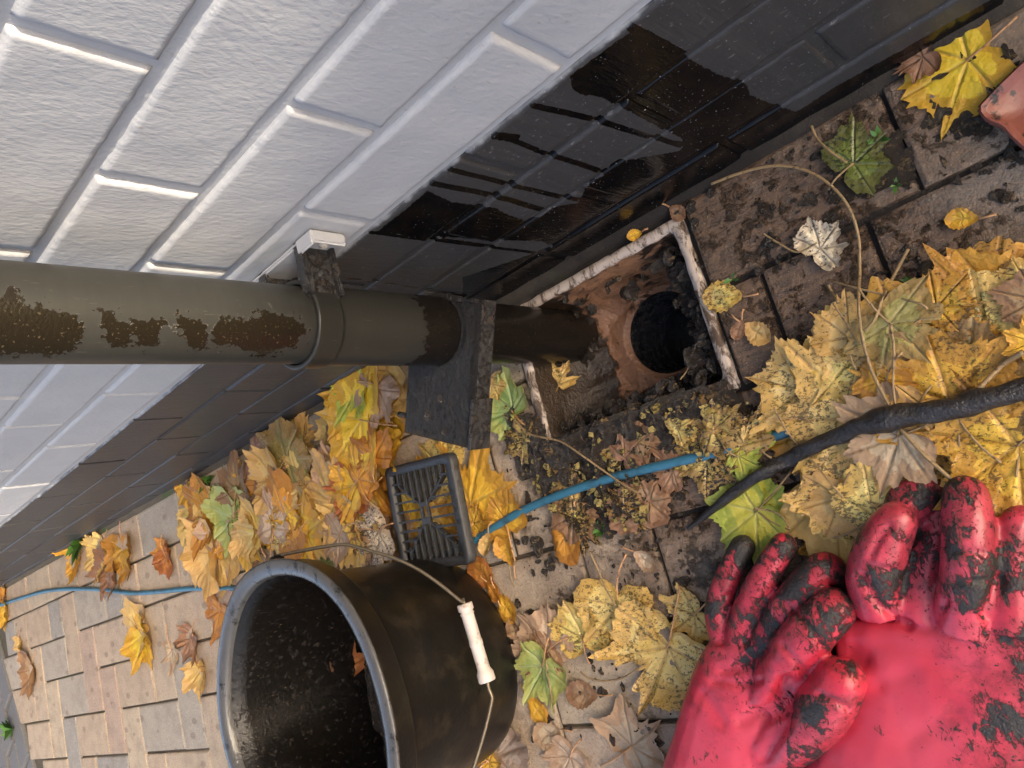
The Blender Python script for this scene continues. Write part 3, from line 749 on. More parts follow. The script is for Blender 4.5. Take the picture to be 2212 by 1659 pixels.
# sludge left in the bottom
v = []; f = []; nr, na = 26, 72
for i in range(nr):
    for k in range(na):
        r = .142 * i / (nr - 1); a = 2 * math.pi * k / na; x, y = r * math.cos(a), r * math.sin(a)
        z = .082 - .32 * x + .10 * y + .012 * mnoise.noise(Vector((x * 30, y * 30, 1))) + .006 * mnoise.noise(Vector((x * 90, y * 90, 4)))
        kk = min(1, (bprof(max(.012, z)) - .004) / .142); v.append((x * kk, y * kk, max(.012, z)))
for i in range(nr - 1):
    for k in range(na): f.append((i * na + k, i * na + (k + 1) % na, (i + 1) * na + (k + 1) % na, (i + 1) * na + k))
tag(mkobj('bucket_sludge', pymesh('bucket_sludge', v, f), M['mud'], None, BC), 'black leafy sludge left in the bottom of the bucket', 'sludge', kind='stuff')
# ears
for s, ay in ((1, BC.y - .176), (-1, BC.y + .176)):
    me = lathe('ear', [(.0001, .006), (.007, .005), (.009, .002), (.010, -.004)], 18); me.transform(Matrix.Rotation(math.radians(90 * s), 4, 'X'))
    mkobj('handle_ear', me, M['bucket'], bk, Vector((BC.x, ay, BC.z + BH - .014)) - BC)
# wire bail hanging down against the side, with a white grip: pixels cut with the plane the bail swings in
piv = Vector((BC.x, BC.y, BC.z + BH - .014)); gc = Vector((.643, .39, .104))
pn = (gc - piv).cross(Vector((0, 1, 0))).normalized()
def onplane(px, py):
    d = Vector(ray((px, py))); o = Vector(CAMPOS); return o + d * ((piv - o).dot(pn) / d.dot(pn))
hw = [Vector((BC.x, BC.y - .181, piv.z))] + [onplane(*q) for q in ((672, 1186), (720, 1178), (752, 1177), (800, 1190), (850, 1205), (900, 1228), (945, 1258), (985, 1290), (1001, 1303))]
g0 = onplane(1003, 1304); g1 = onplane(1053, 1472)
hw2 = [g1, onplane(1056, 1488), onplane(1062, 1503), onplane(1062, 1515), onplane(1052, 1560), onplane(1038, 1610), onplane(1020, 1665), onplane(990, 1740), onplane(945, 1800)]
end = Vector((BC.x, BC.y + .181, piv.z)); hw2 += [hw2[-1].lerp(end, .55) + (gc - piv).normalized() * .03, end]
path = catmull(hw, 6) + catmull([hw[-1], g0, g1], 4)[1:] + catmull(hw2, 6)[1:]
hd = mkobj('handle', local(tube('handle', path, .0021, 10), BC), M['wire'], bk)
ga = (g1 - g0); gl = ga.length; gd = ga.normalized()
prof = [(.0085, 0.0), (.0088, .001), (.0088, .007), (.0070, .009), (.0082, .011), (.0072, .013)] + [(.0072, gl * .47), (.0077, gl * .48), (.0077, gl * .54), (.0072, gl * .55)] + [(.0072, gl - .014), (.0086, gl - .011), (.0096, gl - .009), (.0096, gl - .001), (.0090, gl), (.0025, gl)]
me = lathe('grip', [(.0025, 0.0)] + prof, 24); me.transform(Matrix.Translation(g0 - BC) @ Vector((0, 0, 1)).rotation_difference(gd).to_matrix().to_4x4())
gr = mkobj('grip', me, M['grip'], hd)

# ================================================================== HEIGHT MAP for stacking loose things
CELL = .008; HX0, HY0, HNX, HNY = -.15, -.02, 480, 110
H = np.zeros((HNX, HNY))
for i in range(HNX): H[i, :] = gz(HX0 + i * CELL)
for i in range(HNX):
    for j in range(HNY):
        x = HX0 + i * CELL; y = HY0 + j * CELL
        if HOP[0] + .018 < x < HOP[1] - .03 and HOP[2] + .018 < y < HOP[3] - .018: H[i, j] = -.075
def hidx(x, y): return min(HNX - 1, max(0, int((x - HX0) / CELL))), min(HNY - 1, max(0, int((y - HY0) / CELL)))
def hget(x, y): return H[hidx(x, y)]

# ================================================================== MUD round the gully
MUDP = [(1095,870),(1180,903),(1330,866),(1500,833),(1565,825),(1640,880),(1660,930),(1640,975),(1560,1000),(1500,1030),(1440,1090),(1380,1140),(1300,1160),(1230,1130),(1180,1080),(1130,1030),(1085,950)]
def mudsheet(name, poly, amp, step=3.2e-3, base=.001, label=None):
    W = [G(*q) for q in poly]; P2 = [(p.x, p.y) for p in W]
    x0 = min(p[0] for p in P2) - .01; x1 = max(p[0] for p in P2) + .01; y0 = min(p[1] for p in P2) - .01; y1 = max(p[1] for p in P2) + .01
    nx = int((x1 - x0) / step); ny = int((y1 - y0) / step); v = []; idx = {}; f = []
    def hz(x, y):
        d = min(segd((x, y), P2[i], P2[(i + 1) % len(P2)]) for i in range(len(P2)))
        if not inpoly(x, y, P2): d = -d
        d += .012 * mnoise.noise(Vector((x * 45, y * 45, 2))) + .006 * mnoise.noise(Vector((x * 120, y * 120, 2)))
        e = min(1, max(0, d / .02))
        z = base + amp * e * (.45 + .55 * mnoise.noise(Vector((x * 40, y * 40, 7))) + .45 * mnoise.noise(Vector((x * 110, y * 110, 3))) + .25 * mnoise.noise(Vector((x * 260, y * 260, 5))))
        return d, z + gz(x)
    for i in range(nx + 1):
        for j in range(ny + 1):
            x = x0 + i * step; y = y0 + j * step; d, z = hz(x, y)
            if d < -.002: continue
            if HOP[0] + .012 < x < HOP[1] - .012 and y < HOP[3] - .021: continue
            if HOP[3] - .025 < y < HOP[3] + .012 and HOP[0] < x < HOP[1]: z += .0045 if y > HOP[3] - .017 else -.002
            idx[i, j] = len(v); v.append((x, y, z if d > 0 else gz(x) - .003))
            a, b = hidx(x, y); H[a, b] = max(H[a, b], z * .8)
    for (i, j) in idx:
        if (i + 1, j) in idx and (i, j + 1) in idx and (i + 1, j + 1) in idx: f.append((idx[i, j], idx[i + 1, j], idx[i + 1, j + 1], idx[i, j + 1]))
    o = mkobj(name, pymesh(name, v, f), M['mud']); tag(o, label, 'mud', kind='stuff'); return o
mudsheet('mud', MUDP, .013, label='wet black sludge and rotten leaf mush spread beside the gully')
mudsheet('mud', [(1790,370),(1850,330),(1950,280),(1990,330),(1950,400),(1870,440),(1800,430)], .004, label='patch of black mud over a green leaf on the paving')
mudsheet('mud', [(2010,210),(2080,200),(2130,240),(2170,260),(2150,300),(2060,290),(1990,270)], .005, label='black mud smeared between the yellow leaf and the terracotta pan')
# mud clods: tiny crumbs scattered over the wet paving
bm = bmesh.new(); rr = random.Random(3)
def clod(bm, c, r):
    res = bmesh.ops.create_icosphere(bm, subdivisions=2 if r > .0025 else 1, radius=r); sx, sy = rr.uniform(.6, 1.8), rr.uniform(.6, 1.8)
    for q in res['verts']:
        w_ = 1 + .9 * mnoise.noise(q.co * (1.3 / r) + Vector(c) * 300)
        q.co = Vector((q.co.x * sx * w_, q.co.y * sy * w_, q.co.z * .55 * w_)) + Vector(c)
for k in range(2600):
    q = (rr.uniform(1080, 2212), rr.uniform(100, 1600)); 
    if q[1] > 640 and q[0] > 1500 and rr.random() < .6: continue
    p = G(*q)
    if p.y < .012 or (HOP[0] < p.x < HOP[1] and HOP[2] < p.y < HOP[3]): continue
    if mnoise.noise(Vector((p.x * 12, p.y * 12, 0))) < -.05: continue
    clod(bm, (p.x, p.y, p.z + .0005), rr.choice((.0007, .001, .0014, .002, .0032) if k % 9 else (.004, .0055)))
tag(mkobj('mud_crumbs', bm_mesh(bm, 'mud_crumbs', True), M['mud']), 'crumbs of black mud spattered over the wet paving', 'mud', kind='stuff')
# mud lining clods in hopper
bm = bmesh.new()
for k in range(150):
    side_ = rr.random()
    x = rr.uniform(HOP[0] + .02, HOP[1] - .02); y = HOP[3] - .024 + rr.uniform(-.012, .006) if side_ < .6 else HOP[2] + .02 + rr.uniform(-.004, .02)
    if side_ > .85: x = HOP[0] + .02 + rr.uniform(-.004, .008); y = rr.uniform(.04, .18)
    clod(bm, (x, y, rr.uniform(-.05, -.002)), rr.choice((.003, .004, .006)))
for k in range(120):
    clod(bm, (HOP[0] + .018 + rr.uniform(0, .03), rr.uniform(.045, .185), rr.uniform(-.075, -.012)), rr.choice((.003, .005, .007)))
for k in range(46):
    a = rr.uniform(0, 6.3); clod(bm, (AX + .03 * math.cos(a) * rr.uniform(.6, 1.1), AY + .034 * math.sin(a), rr.uniform(-.08, -.065)), rr.choice((.004, .006, .008)))
tag(mkobj('hopper_mud', bm_mesh(bm, 'hopper_mud', True), M['mud']), 'lumps of black mud stuck to the inside of the gully hopper', 'mud', kind='stuff')

# ================================================================== BLUE HOSE, STICK, STALKS (first ones, so leaves lie over them)
def line_thing(name, pts, r, mat, label, cat, n=10, jit=0.0, lift=None, group=None):
    P = [G(x, y, (lift[i] if lift else 0)) for i, (x, y) in enumerate(pts)]
    rs = r if isinstance(r, (list, tuple)) else [r] * len(P)
    for p, q in zip(P, rs): p.z += q * .95
    K = 6; path = catmull(P, K); rad = []
    for i in range(len(path)):
        t = i / K; a = min(int(t), len(rs) - 1); b = min(a + 1, len(rs) - 1); rad.append(rs[a] + (rs[b] - rs[a]) * (t - a))
    o = mkobj(name, tube(name, path, rad, n, jit), mat)
    o.data.transform(Matrix.Translation(-P[0])); o.location = P[0]
    return tag(o, label, cat, group)
line_thing('blue_hose', [(-60,1330),(0,1308),(50,1291),(110,1275),(180,1271),(240,1274),(290,1280),(345,1277),(420,1270),(520,1268),(640,1245),(760,1235),(880,1225),(960,1200),(1015,1175),(1070,1140),(1130,1104),(1220,1066),(1330,1030),(1450,1001),(1560,975),(1640,953),(1760,915),(1900,880),(2010,852),(2120,820)],
           .0051, M['hose'], 'thin blue plastic hose lying across the paving under leaves and stick', 'hose', 12, lift=[0]*15 + [.001, .002, .003, .004, .005, .004, .003, .002, 0, 0, 0])

# ================================================================== DRAIN GRATE
gq = [Vector(on(q, 2, .030)) for q in ((830, 1022), (962, 982), (1013, 1217), (872, 1224))]
gcn = (gq[0] + gq[1] + gq[2] + gq[3]) / 4
ux = ((gq[1] - gq[0]) + (gq[2] - gq[3])).normalized(); uy = ux.cross(Vector((0, 0, 1))); 
if uy.dot(gq[3] - gq[0]) < 0: uy = -uy
GS = .144; gr_ = empty('drain_grate', gcn); tag(gr_, 'square black plastic drain grate lying on the leaves beside the bucket', 'drain grate')
up = ux.cross(uy); 
Rm = Matrix(((ux.x, uy.x, 0), (ux.y, uy.y, 0), (ux.z, uy.z, 1)))
flip = Rm.to_3x3().determinant() < 0
gr_.rotation_euler = (0.02, -.03, math.atan2(ux.y, ux.x))
sg = -1 if flip else 1                     # local +y is -uy when the frame would be mirrored
hs = GS / 2; fw = .0125; th = .013
def gbox(name, lo, hi, parent=gr_, bev=.001, mat=None):
    lo2 = (lo[0], min(sg * lo[1], sg * hi[1]), lo[2]); hi2 = (hi[0], max(sg * lo[1], sg * hi[1]), hi[2])
    return mkobj(name, box_mesh(name, lo2, hi2, bev), mat or M['grate'], parent)
bm = bmesh.new()
o_ = [rrect(-hs, hs, -hs, hs, -th, .010), rrect(-hs, hs, -hs, hs, -.002, .010), rrect(-hs + .002, hs - .002, -hs + .002, hs - .002, 0, .009), rrect(-hs + fw, hs - fw, -hs + fw, hs - fw, 0, .002), rrect(-hs + fw, hs - fw, -hs + fw, hs - fw, -th, .002), rrect(-hs, hs, -hs, hs, -th, .010)]
mkobj('frame', ringmesh('frame', o_), M['grate'], gr_)
ih = hs - fw; bs = .0135
gbox('boss', (-.0085, -.016, -.006), (.0085, -.010, -.0005)); gbox('boss', (-.0085, -.010, -.006), (-.005, .004, -.0005)); gbox('boss', (.005, -.010, -.006), (.0085, .004, -.0005)); gbox('boss', (-.0085, .004, -.006), (.0085, .014, -.0005))
def diag(x0, y0, x1, y1):
    p = Vector((x0, sg * y0, -.003)); q = Vector((x1, sg * y1, -.003)); d = (q - p); L = d.length
    me = box_mesh('diagonal_bar', (0, -.0011, -.007), (L, .0011, .0015), .0005); o = mkobj('diagonal_bar', me, M['grate'], gr_, p); o.rotation_euler = (0, 0, math.atan2(d.y, d.x))
diag(-.0085, -.014, -ih + .012, -ih + .016); diag(.0085, -.014, ih - .010, -ih + .014); diag(-.0075, .014, -ih + .016, ih - .010); diag(.0085, .013, ih - .012, ih - .016)
ns = 8
for s in (-1, 1):
    for k in range(1, ns + 1):
        t = -ih + 2 * ih * k / (ns + 1); e = max(abs(t) * 1.0 - .004, .0145)
        # upper and lower wedges: bars along y
        a, b = (e, ih + .001); gbox('slat', (t - .0014, min(s * a, s * b), -.009), (t + .0014, max(s * a, s * b), -.0012), bev=.0004)
        # side wedges: bars along x
        gbox('slat', (min(s * max(e, .009), s * b), t - .0014, -.009), (max(s * max(e, .009), s * b), t + .0014, -.0012), bev=.0004)
tc = bpy.data.curves.new('grate_text', 'FONT'); tc.body = 'OSMA  D'; tc.size = .0098; tc.extrude = .0003; tc.align_x = 'LEFT'; tc.space_character = 1.25
to = bpy.data.objects.new('tmp_text', tc); COL.objects.link(to)
dg = bpy.context.evaluated_depsgraph_get(); tme = bpy.data.meshes.new_from_object(to.evaluated_get(dg)); bpy.data.objects.remove(to)
tme.materials.clear(); lt = mkobj('raised_lettering', tme, M['bark'], gr_, (hs - fw + .0024, sg * -.026, .0004))
# reading direction runs along image-down (uy), letter tops towards +ux
rd = Vector((0, sg * 1, 0)); ld = Vector((1, 0, 0)); zz = rd.cross(ld)
lt.rotation_euler = Matrix(((rd.x, ld.x, zz.x), (rd.y, ld.y, zz.y), (rd.z, ld.z, zz.z))).to_euler() if zz.z > 0 else (0, 0, sg * math.pi / 2)
i0, j0 = hidx(gcn.x - .06, gcn.y - .06); i1, j1 = hidx(gcn.x + .06, gcn.y + .06)

# ================================================================== LEAVES
OUT = [(0,1.0),(6,.82),(10,.845),(15,.70),(21,.61),(27,.57),(33,.65),(37,.77),(41,.73),(45,.86),(50,.98),(55,.80),(60,.79),(66,.68),(73,.58),(80,.54),(88,.60),(94,.66),(100,.78),(105,.71),(112,.60),(124,.52),(142,.42),(160,.30),(176,.08)]
VEINS = [0, 50, -50, 100, -100]
def leaf_outline(kind, rr, full=None):
    if kind == 'maple':
        js = [1 + rr.uniform(-.13, .13) for _ in OUT]; js2 = [1 + rr.uniform(-.13, .13) for _ in OUT]
        A = [(a, r * j) for (a, r), j in zip(OUT, js)] + [(-a, r * j) for (a, r), j in zip(OUT[::-1], js2[::-1]) if a > 0]
        full = rr.uniform(.15, .95) if full is None else full
        A = [(a, r + full * .85 * max(0, .80 - r) * (1 if abs(a) < 130 else .35)) for a, r in A]
        lob = {k_: rr.uniform(.88, 1.10) for k_ in (0, 50, -50, 100, -100)}
        A = [(a, r * lob[min(lob, key=lambda k_: abs(k_ - a))]) for a, r in A]
        B_ = []
        for i_, (a, r) in enumerate(A):
            a2, r2 = A[(i_ + 1) % len(A)]
            B_.append((a, r))
            if abs(a2 - a) < 30: B_.append(((a + a2) / 2 + rr.uniform(-1, 1), (r + r2) / 2 * rr.uniform(.93, 1.04)))
        A = B_
        if rr.random() < .45:
            ta = rr.uniform(-110, 110); A = [(a, r * (rr.uniform(.62, .8) if abs(a - ta) < 9 else 1)) for a, r in A]
        wide = rr.uniform(.95, 1.15)
        return [(r * math.cos(math.radians(a)), r * wide * math.sin(math.radians(a)), a) for a, r in A]
    pts = []; n = 15          # ovate birch-like leaf with a toothed edge
    for s in (1, -1):
        rng = range(n) if s == 1 else range(n - 1, -1, -1)
        for i in rng:
            t = i / (n - 1); x = 1 - t * .98; wd = .36 * math.sin(math.pi * min(1, (1 - x) ** .78 * .96 + .01)) ** .9 * (1 + (.10 if i % 2 else -.04))
            if s == -1 and i == 0: continue
            pts.append((x - .0, s * max(wd, .01), math.degrees(math.atan2(s * wd, x))))
    return pts
def make_leaf(kind, L, rr, curl, fold, crump, tipcurl, full=None):
    out = leaf_outline(kind, rr, full); n = len(out); rings = (.0, .28, .52, .74, .90, 1.0) if kind == 'maple' else (.0, .35, .7, 1.0)
    v = []; rim = []; vein = []; f = []
    cx = 0.0 if kind == 'maple' else .45
    ph = [rr.uniform(0, 50) for _ in range(3)]
    def vd(x, y):
        if kind == 'maple':
            b = 9
            for a in VEINS:
                c, s = math.cos(math.radians(a)), math.sin(math.radians(a)); al = x * c + y * s
                if al > 0: b = min(b, abs(-x * s + y * c) * (1 + .6 * al))
            return b
        k = abs(((x + abs(y) * -.9) * 6.5) % 1 - .5) / 6.5
        return min(abs(y), .010 + k * 1.2)
    R1 = 1 / curl if abs(curl) > .01 else None; R2 = 1 / fold if abs(fold) > .01 else None
    def deform(x, y, fr):
        z = crump * (mnoise.noise(Vector((x * 3 + ph[0], y * 3, ph[1]))) * .5 + .25 * mnoise.noise(Vector((x * 8 + ph[0], y * 8, ph[2]))))
        z += tipcurl * max(0, fr - .45) ** 2 * (.5 + mnoise.noise(Vector((x * 2 + ph[2], y * 2, 1))))
        z += .03 * abs(y) + .010 * math.sin(vd(x, y) * 18)
        if R2:                                # roll about the midrib
            a = y / R2; y, z = (R2 - z) * math.sin(a), R2 - (R2 - z) * math.cos(a)
        if R1:                                # roll along the midrib
            a = x / R1; x, z = (R1 - z) * math.sin(a), R1 - (R1 - z) * math.cos(a)
        return Vector((x * L, y * L, z * L))
    v.append(deform(cx, 0, 0)); rim.append(0); vein.append(0)
    for fr in rings[1:]:
        for (x, y, a) in out:
            X = cx + (x - cx) * fr; Y = y * fr; v.append(deform(X, Y, fr)); rim.append(fr); vein.append(vd(X, Y))
    for k in range(n): f.append((0, 1 + k, 1 + (k + 1) % n))
    for i in range(len(rings) - 2):
        for k in range(n):
            a = 1 + i * n + k; b = 1 + i * n + (k + 1) % n; f.append((a, a + n, b + n, b))
    me = pymesh('leaf', v, f); attr(me, 'rim', rim); attr(me, 'vein', vein); return me
NLEAF = 0; LAY = np.zeros((HNX, HNY), int)
def put_leaf(P, ang, L, ck, label, group=None, kind='maple', rr=None, curl=None, fold=None, crump=None, tip=None, stalk=True, tilt=(0, 0), lift=0.0, smat='redstalk', zfix=None, full=None):
    global NLEAF; NLEAF += 1
    rr = rr or random.Random(NLEAF * 13 + 5)
    curl = rr.uniform(-.15, .30) if curl is None else curl; fold = rr.uniform(-.15, .40) if fold is None else fold
    crump = rr.uniform(.10, .24) if crump is None else crump; tip = rr.uniform(-.3, .7) if tip is None else tip
    me = make_leaf(kind, L, rr, curl, fold, crump, tip, full)
    rot = Matrix.Rotation(ang, 3, 'Z') @ Matrix.Rotation(tilt[1], 3, 'Y') @ Matrix.Rotation(tilt[0], 3, 'X')
    offs = []
    W = [rot @ vt.co for vt in me.vertices]
    for q in W: offs.append(hget(P.x + q.x, P.y + q.y) - q.z)
    offs.sort(); cells = {hidx(P.x + q.x, P.y + q.y) for q in W}; lay = min(10, sorted(LAY[c_] for c_ in cells)[int(len(cells) * .8)] + 1)
    for c_ in cells: LAY[c_] = max(LAY[c_], lay)
    z = min(offs[int(len(offs) * .7)], gz(P.x) + .0034 * lay + .002) + .0024 + lift if zfix is None else zfix
    o = mkobj('leaf', me, LEAF[ck][0]); o.location = (P.x, P.y, z); o.rotation_euler = rot.to_euler()
    for q in W:
        a, b = hidx(P.x + q.x, P.y + q.y); zz = q.z + z
        if zz > H[a, b] and zz - H[a, b] < .04: H[a, b] = H[a, b] * .55 + zz * .45
    if stalk:
        Ls = L * rr.uniform(.55, .95); bend = rr.uniform(-.35, .35)
        sp = [Vector((0.02 * L, 0, .001)), Vector((-.3 * Ls, bend * .1 * Ls, .004)), Vector((-.7 * Ls, bend * .5 * Ls, .006)), Vector((-Ls, bend * Ls, .003))]
        if kind != 'maple': sp = [p_ * .6 for p_ in sp]
        mkobj('stalk', tube('stalk', catmull(sp, 3), [.0009] * 9 + [.0013], 6), M[smat], o)
    return tag(o, label, 'leaf', group)
def leaf_px(bx, by, tx, ty, ck, label, group=None, **k):
    A = G(bx, by, .008); B = G(tx, ty, .008); d = B - A
    return put_leaf(A, math.atan2(d.y, d.x), min(d.length, k.pop('maxl', .095)), ck, label, group, **k)

# --- leaves lying under the grate
for (q0, q1, ck, lb) in (((900,1100),(960,1040),'P','pale leaf seen through the grate bars'), ((930,1130),(960,1200),'O','orange leaf beneath the grate bars'), ((880,1060),(850,1130),'Y','yellow leaf beneath the grate bars near its centre'), ((930,1050),(860,1020),'Y','golden leaf beneath the grate corner'), ((990,1180),(930,1100),'P','straw leaf beneath the grate edge with the lettering'), ((880,1190),(940,1160),'T','tan leaf beneath the grate near the bucket')):
    A = G(*q0); B = G(*q1); d_ = B - A; put_leaf(A, math.atan2(d_.y, d_.x), .06, ck, lb, curl=0, fold=0, crump=.03, tip=0, zfix=A.z + .003 + .001 * random.random(), stalk=False)
for i in range(HNX):
    for j in range(HNY):
        x = HX0 + i * CELL - gcn.x; y = HY0 + j * CELL - gcn.y
        if abs(x * ux.x + y * ux.y) < hs - .004 and abs(x * uy.x + y * uy.y) < hs - .004: H[i, j] = .006
# --- leaves on the open paving, far end
for a in [
 (5,1318,14,1366,'Y','small yellow leaf where the hose leaves the paving edge'), (2,1268,12,1296,'O','orange leaf scrap by the wall foot near the far hose end'),
 (155,1190,140,1262,'Y','curled yellow leaf upright against the hose'), (212,1192,165,1268,'P','folded pale straw leaf leaning over the hose'),
 (232,1228,222,1302,'B','brown dry maple leaf lying across the blue hose'), (258,1186,262,1275,'O','orange-blotched maple leaf beside the hose'),
 (352,1203,338,1160,'O','small orange leaf half folded on a pink paver'), (356,1203,372,1252,'R','rust-edged leaf curling on a pink paver'),
 (470,1190,430,1262,'P','pale crinkled maple leaf touching the hose near the bucket'),
 (292,1362,312,1308,'P','pale upper leaf of the pair lying alone on the far paving'), (300,1372,334,1452,'Y','yellow lower leaf of the pair lying alone on the far paving'),
 (468,1322,460,1388,'O','orange-brown curled leaf beside the bucket lip'), (408,1378,398,1440,'B','small shrivelled brown leaf on the paving left of the bucket'),
 (425,1448,436,1522,'P','shrivelled pale leaf standing on edge by the bucket'), (62,1450,52,1518,'B','small rolled brown leaf near the dark border course'),
 (38,1392,36,1426,'P','tiny pale leaf scrap near the dark border course'), (365,1405,368,1462,'T','tan leaf sliver with a long pale stalk')]:
    leaf_px(*a[:6], kind='maple', curl=random.uniform(.1, .5), fold=random.uniform(.2, .9), crump=.18)
# --- the drift of leaves against the wall, between downpipe and bucket
DR = [(700,835),(790,800),(868,800),(880,930),(1000,960),(1020,1100),(1010,1180),(870,1215),(720,1190),(600,1200),(545,1195),(470,1165),(400,1120),(380,1065),(450,1015),(540,960),(640,890)]
rr = random.Random(21); cnt = 0; tries = 0
LMK = [(G(*q), t_) for q, t_ in (((800,850),'beside the downpipe foot'), ((690,880),'against the plinth near the downpipe'), ((560,960),'along the wall foot'), ((420,1060),'at its outer end by the wall'), ((850,960),'under the cover plate'), ((800,1080),'alongside the grate'), ((720,1170),'under the bucket handle'), ((600,1180),'behind the bucket rim'), ((440,1150),'spilling on to bare paving'), ((640,1050),'in its middle'), ((560,1080),'next to the green leaves'))]
while cnt < 70 and tries < 3000:
    tries += 1; q = (rr.uniform(370, 1030), rr.uniform(795, 1220))
    if not inpoly(*q, DR): continue
    p = G(*q, .005)
    if p.y < .03 or (p - Vector((BC.x, BC.y, p.z))).length < .165: continue
    if (p - Vector((gcn.x, gcn.y, p.z))).length < .125: continue
    ck = rr.choices('YPOBTRGS', (5, 11, 3, 3, 4, 1.5, .5, .8))[0]
    nm = LEAF[ck][1]
    Ls_ = rr.uniform(.048, .078); lm = min(LMK, key=lambda a: (a[0] - p).length)
    put_leaf(p, rr.uniform(0, 6.28), Ls_, ck, '%s %s maple leaf in the drift %s' % ('large' if Ls_ > .068 else 'small' if Ls_ < .056 else 'middling', nm, lm[1]), 'leaves in the drift %s' % lm[1], rr=random.Random(cnt + 400), stalk=rr.random() < .4)
    cnt += 1
for a in [
 (505,1113,452,1036,'G','large fresh green maple leaf at the edge of the drift'), (508,1118,470,1172,'G','green maple leaf with its tip on bare paving'),
 (447,1098,395,1150,'O','orange-brown maple leaf at the outer end of the drift'), (455,1195,362,1186,'P','broad pale straw maple leaf at the outer end of the drift'),
 (398,1045,384,1092,'Y','small bright yellow leaf by the wall foot at the drift end'), (520,1058,510,968,'B','large dull brown leaf leaning on the wall foot'),
 (645,990,690,880,'L','large olive-brown leaf propped against the plinth'), (621,1030,562,1042,'P','straw-yellow maple leaf showing dark veins mid drift'),
 (590,1145,560,1062,'P','long straw-yellow lobe pointing to the wall mid drift'), (743,1080,668,1040,'P','broad peach-straw leaf lying flat on the drift'),
 (790,1050,762,1112,'R','rust-red leaf beside the grate corner'), (802,1042,742,968,'Y','yellow leaf with black flecks above the grate'),
 (812,1030,846,985,'O','orange-yellow leaf tucked against the grate'), (655,1108,598,1160,'O','orange leaf under the bucket handle'),
 (680,1150,640,1200,'Y','bright yellow leaf behind the bucket rim'), (690,1150,745,1110,'Y','bright yellow pointed lobe beside the wire handle'),
 (558,1140,575,1208,'P','pale toothed leaf dipping behind the bucket rim'), (765,1150,735,1192,'T','pinkish tan leaf beneath the wire handle'),
 (842,1145,795,1192,'K','pale greenish-white leaf beside the grate'), (846,985,832,902,'O','glossy orange leaf standing by the cover plate'),
 (802,862,700,846,'Y','tall yellow leaf leaning on the plinth beside the downpipe'), (815,905,722,890,'Y','yellow forked leaf lying below the leaning one'),
 (800,826,742,850,'V','yellow-green curled leaf in the shade behind the downpipe'), (858,800,812,880,'P','crumpled straw leaf touching the cover plate'), (850,840,838,930,'T','tan crumpled leaf under the cover plate edge')]:
    leaf_px(*a[:6], curl=random.uniform(-.1, .3), fold=random.uniform(-.1, .4), crump=.12)
# --- round grate, gully and bucket foot
for a in [
 (1012,1090,1050,885,'Y','big golden-yellow maple leaf between grate and cover plate'), (1100,888,1040,835,'G','green speckled maple leaf beside the gully pipe'),
 (1065,830,1085,870,'S','yellow leaf scrap on the green leaf by the gully'), (1090,1130,1050,1060,'O','peach-orange leaf crossing the hose by the grate'),
 (960,1010,900,960,'S','black-spotted leaf under the cover plate corner'), (1020,1130,1035,1085,'Q','orange leaf peeping out beside the grate edge'),
 ]:
    leaf_px(*a[:6], curl=random.uniform(-.1, .2), fold=random.uniform(0, .2), crump=.10)
for a in [
 (1192,1118,1242,1222,'O','orange toothed leaf lying alone below the hose'), (1102,1225,1078,1150,'Y','small yellow birch-like leaf below the hose'), (1058,1150,1052,1200,'P','small straw birch-like leaf beside the grate'),
 (1365,1195,1415,1232,'T','small cream leaf on the muddy paver'), (1060,1275,1010,1205,'R','rust leaf squeezed between grate and bucket'), (1045,1258,1075,1300,'O','torn orange leaf against the bucket side'),
 (1070,1285,1105,1350,'O','crumpled orange-brown leaf along the bucket foot'), (1115,1388,1095,1340,'B','brown leaf edge against the bucket foot'),
 (1135,1510,1175,1570,'Y','small yellow leaf behind the bucket foot'), (1205,1580,1150,1600,'T','small tan leaf behind the bucket foot'), (1285,1505,1218,1500,'B','small brown leaf flat on bare paving'),
 (1600,640,1512,640,'S','triangular spotted birch leaf on the gully rim') , (1602,700,1660,738,'P','cream birch leaf on the paver beside the gully'), (1600,690,1585,735,'B','brown-spotted birch leaf beside the cream one'),
 (2112,470,2036,472,'Y','small yellow birch leaf on the muddy paver'), (1245,1095,1255,1120,'V','tiny yellow leaf beside the hose'), (1440,445,1475,470,'B','brown leaf tucked behind the gully rim corner'), (1380,500,1350,512,'Y','yellow leaf scrap between wall and gully rim')]:
    leaf_px(*a[:6], kind='ovate', curl=random.uniform(-.1, .5), fold=random.uniform(0, .8), crump=.14)
for a in [
 (1177,1408,1116,1322,'T','folded tan maple leaf beside the bucket foot'), (1178,1410,1140,1455,'B','curled brown half of the folded leaf by the bucket'), (1172,1440,1140,1512,'G','dull green leaf beside the bucket foot'),
 (1252,1378,1215,1292,'S','yellow spotted leaf with pointed lobes on bare paving'), (1332,1312,1348,1440,'S','large yellow spotted leaf beside the left glove'), (1437,1402,1388,1540,'S','yellow leaf smeared with mud beside the glove cuff'),
 (1357,1618,1425,1556,'T','greyish tan maple leaf by the glove cuff'), (1060,1640,1160,1600,'T','tan crumpled leaf against the bucket'), (1050,1650,1080,1690,'O','orange leaf by the bucket foot and handle'), (1225,1640,1200,1700,'T','pale leaf lying on the near pavers'),
 (1495,1330,1440,1370,'S','spotted leaf tucked under the left glove')]:
    leaf_px(*a[:6], curl=random.uniform(-.1, .4), fold=random.uniform(0, .5), crump=.14)
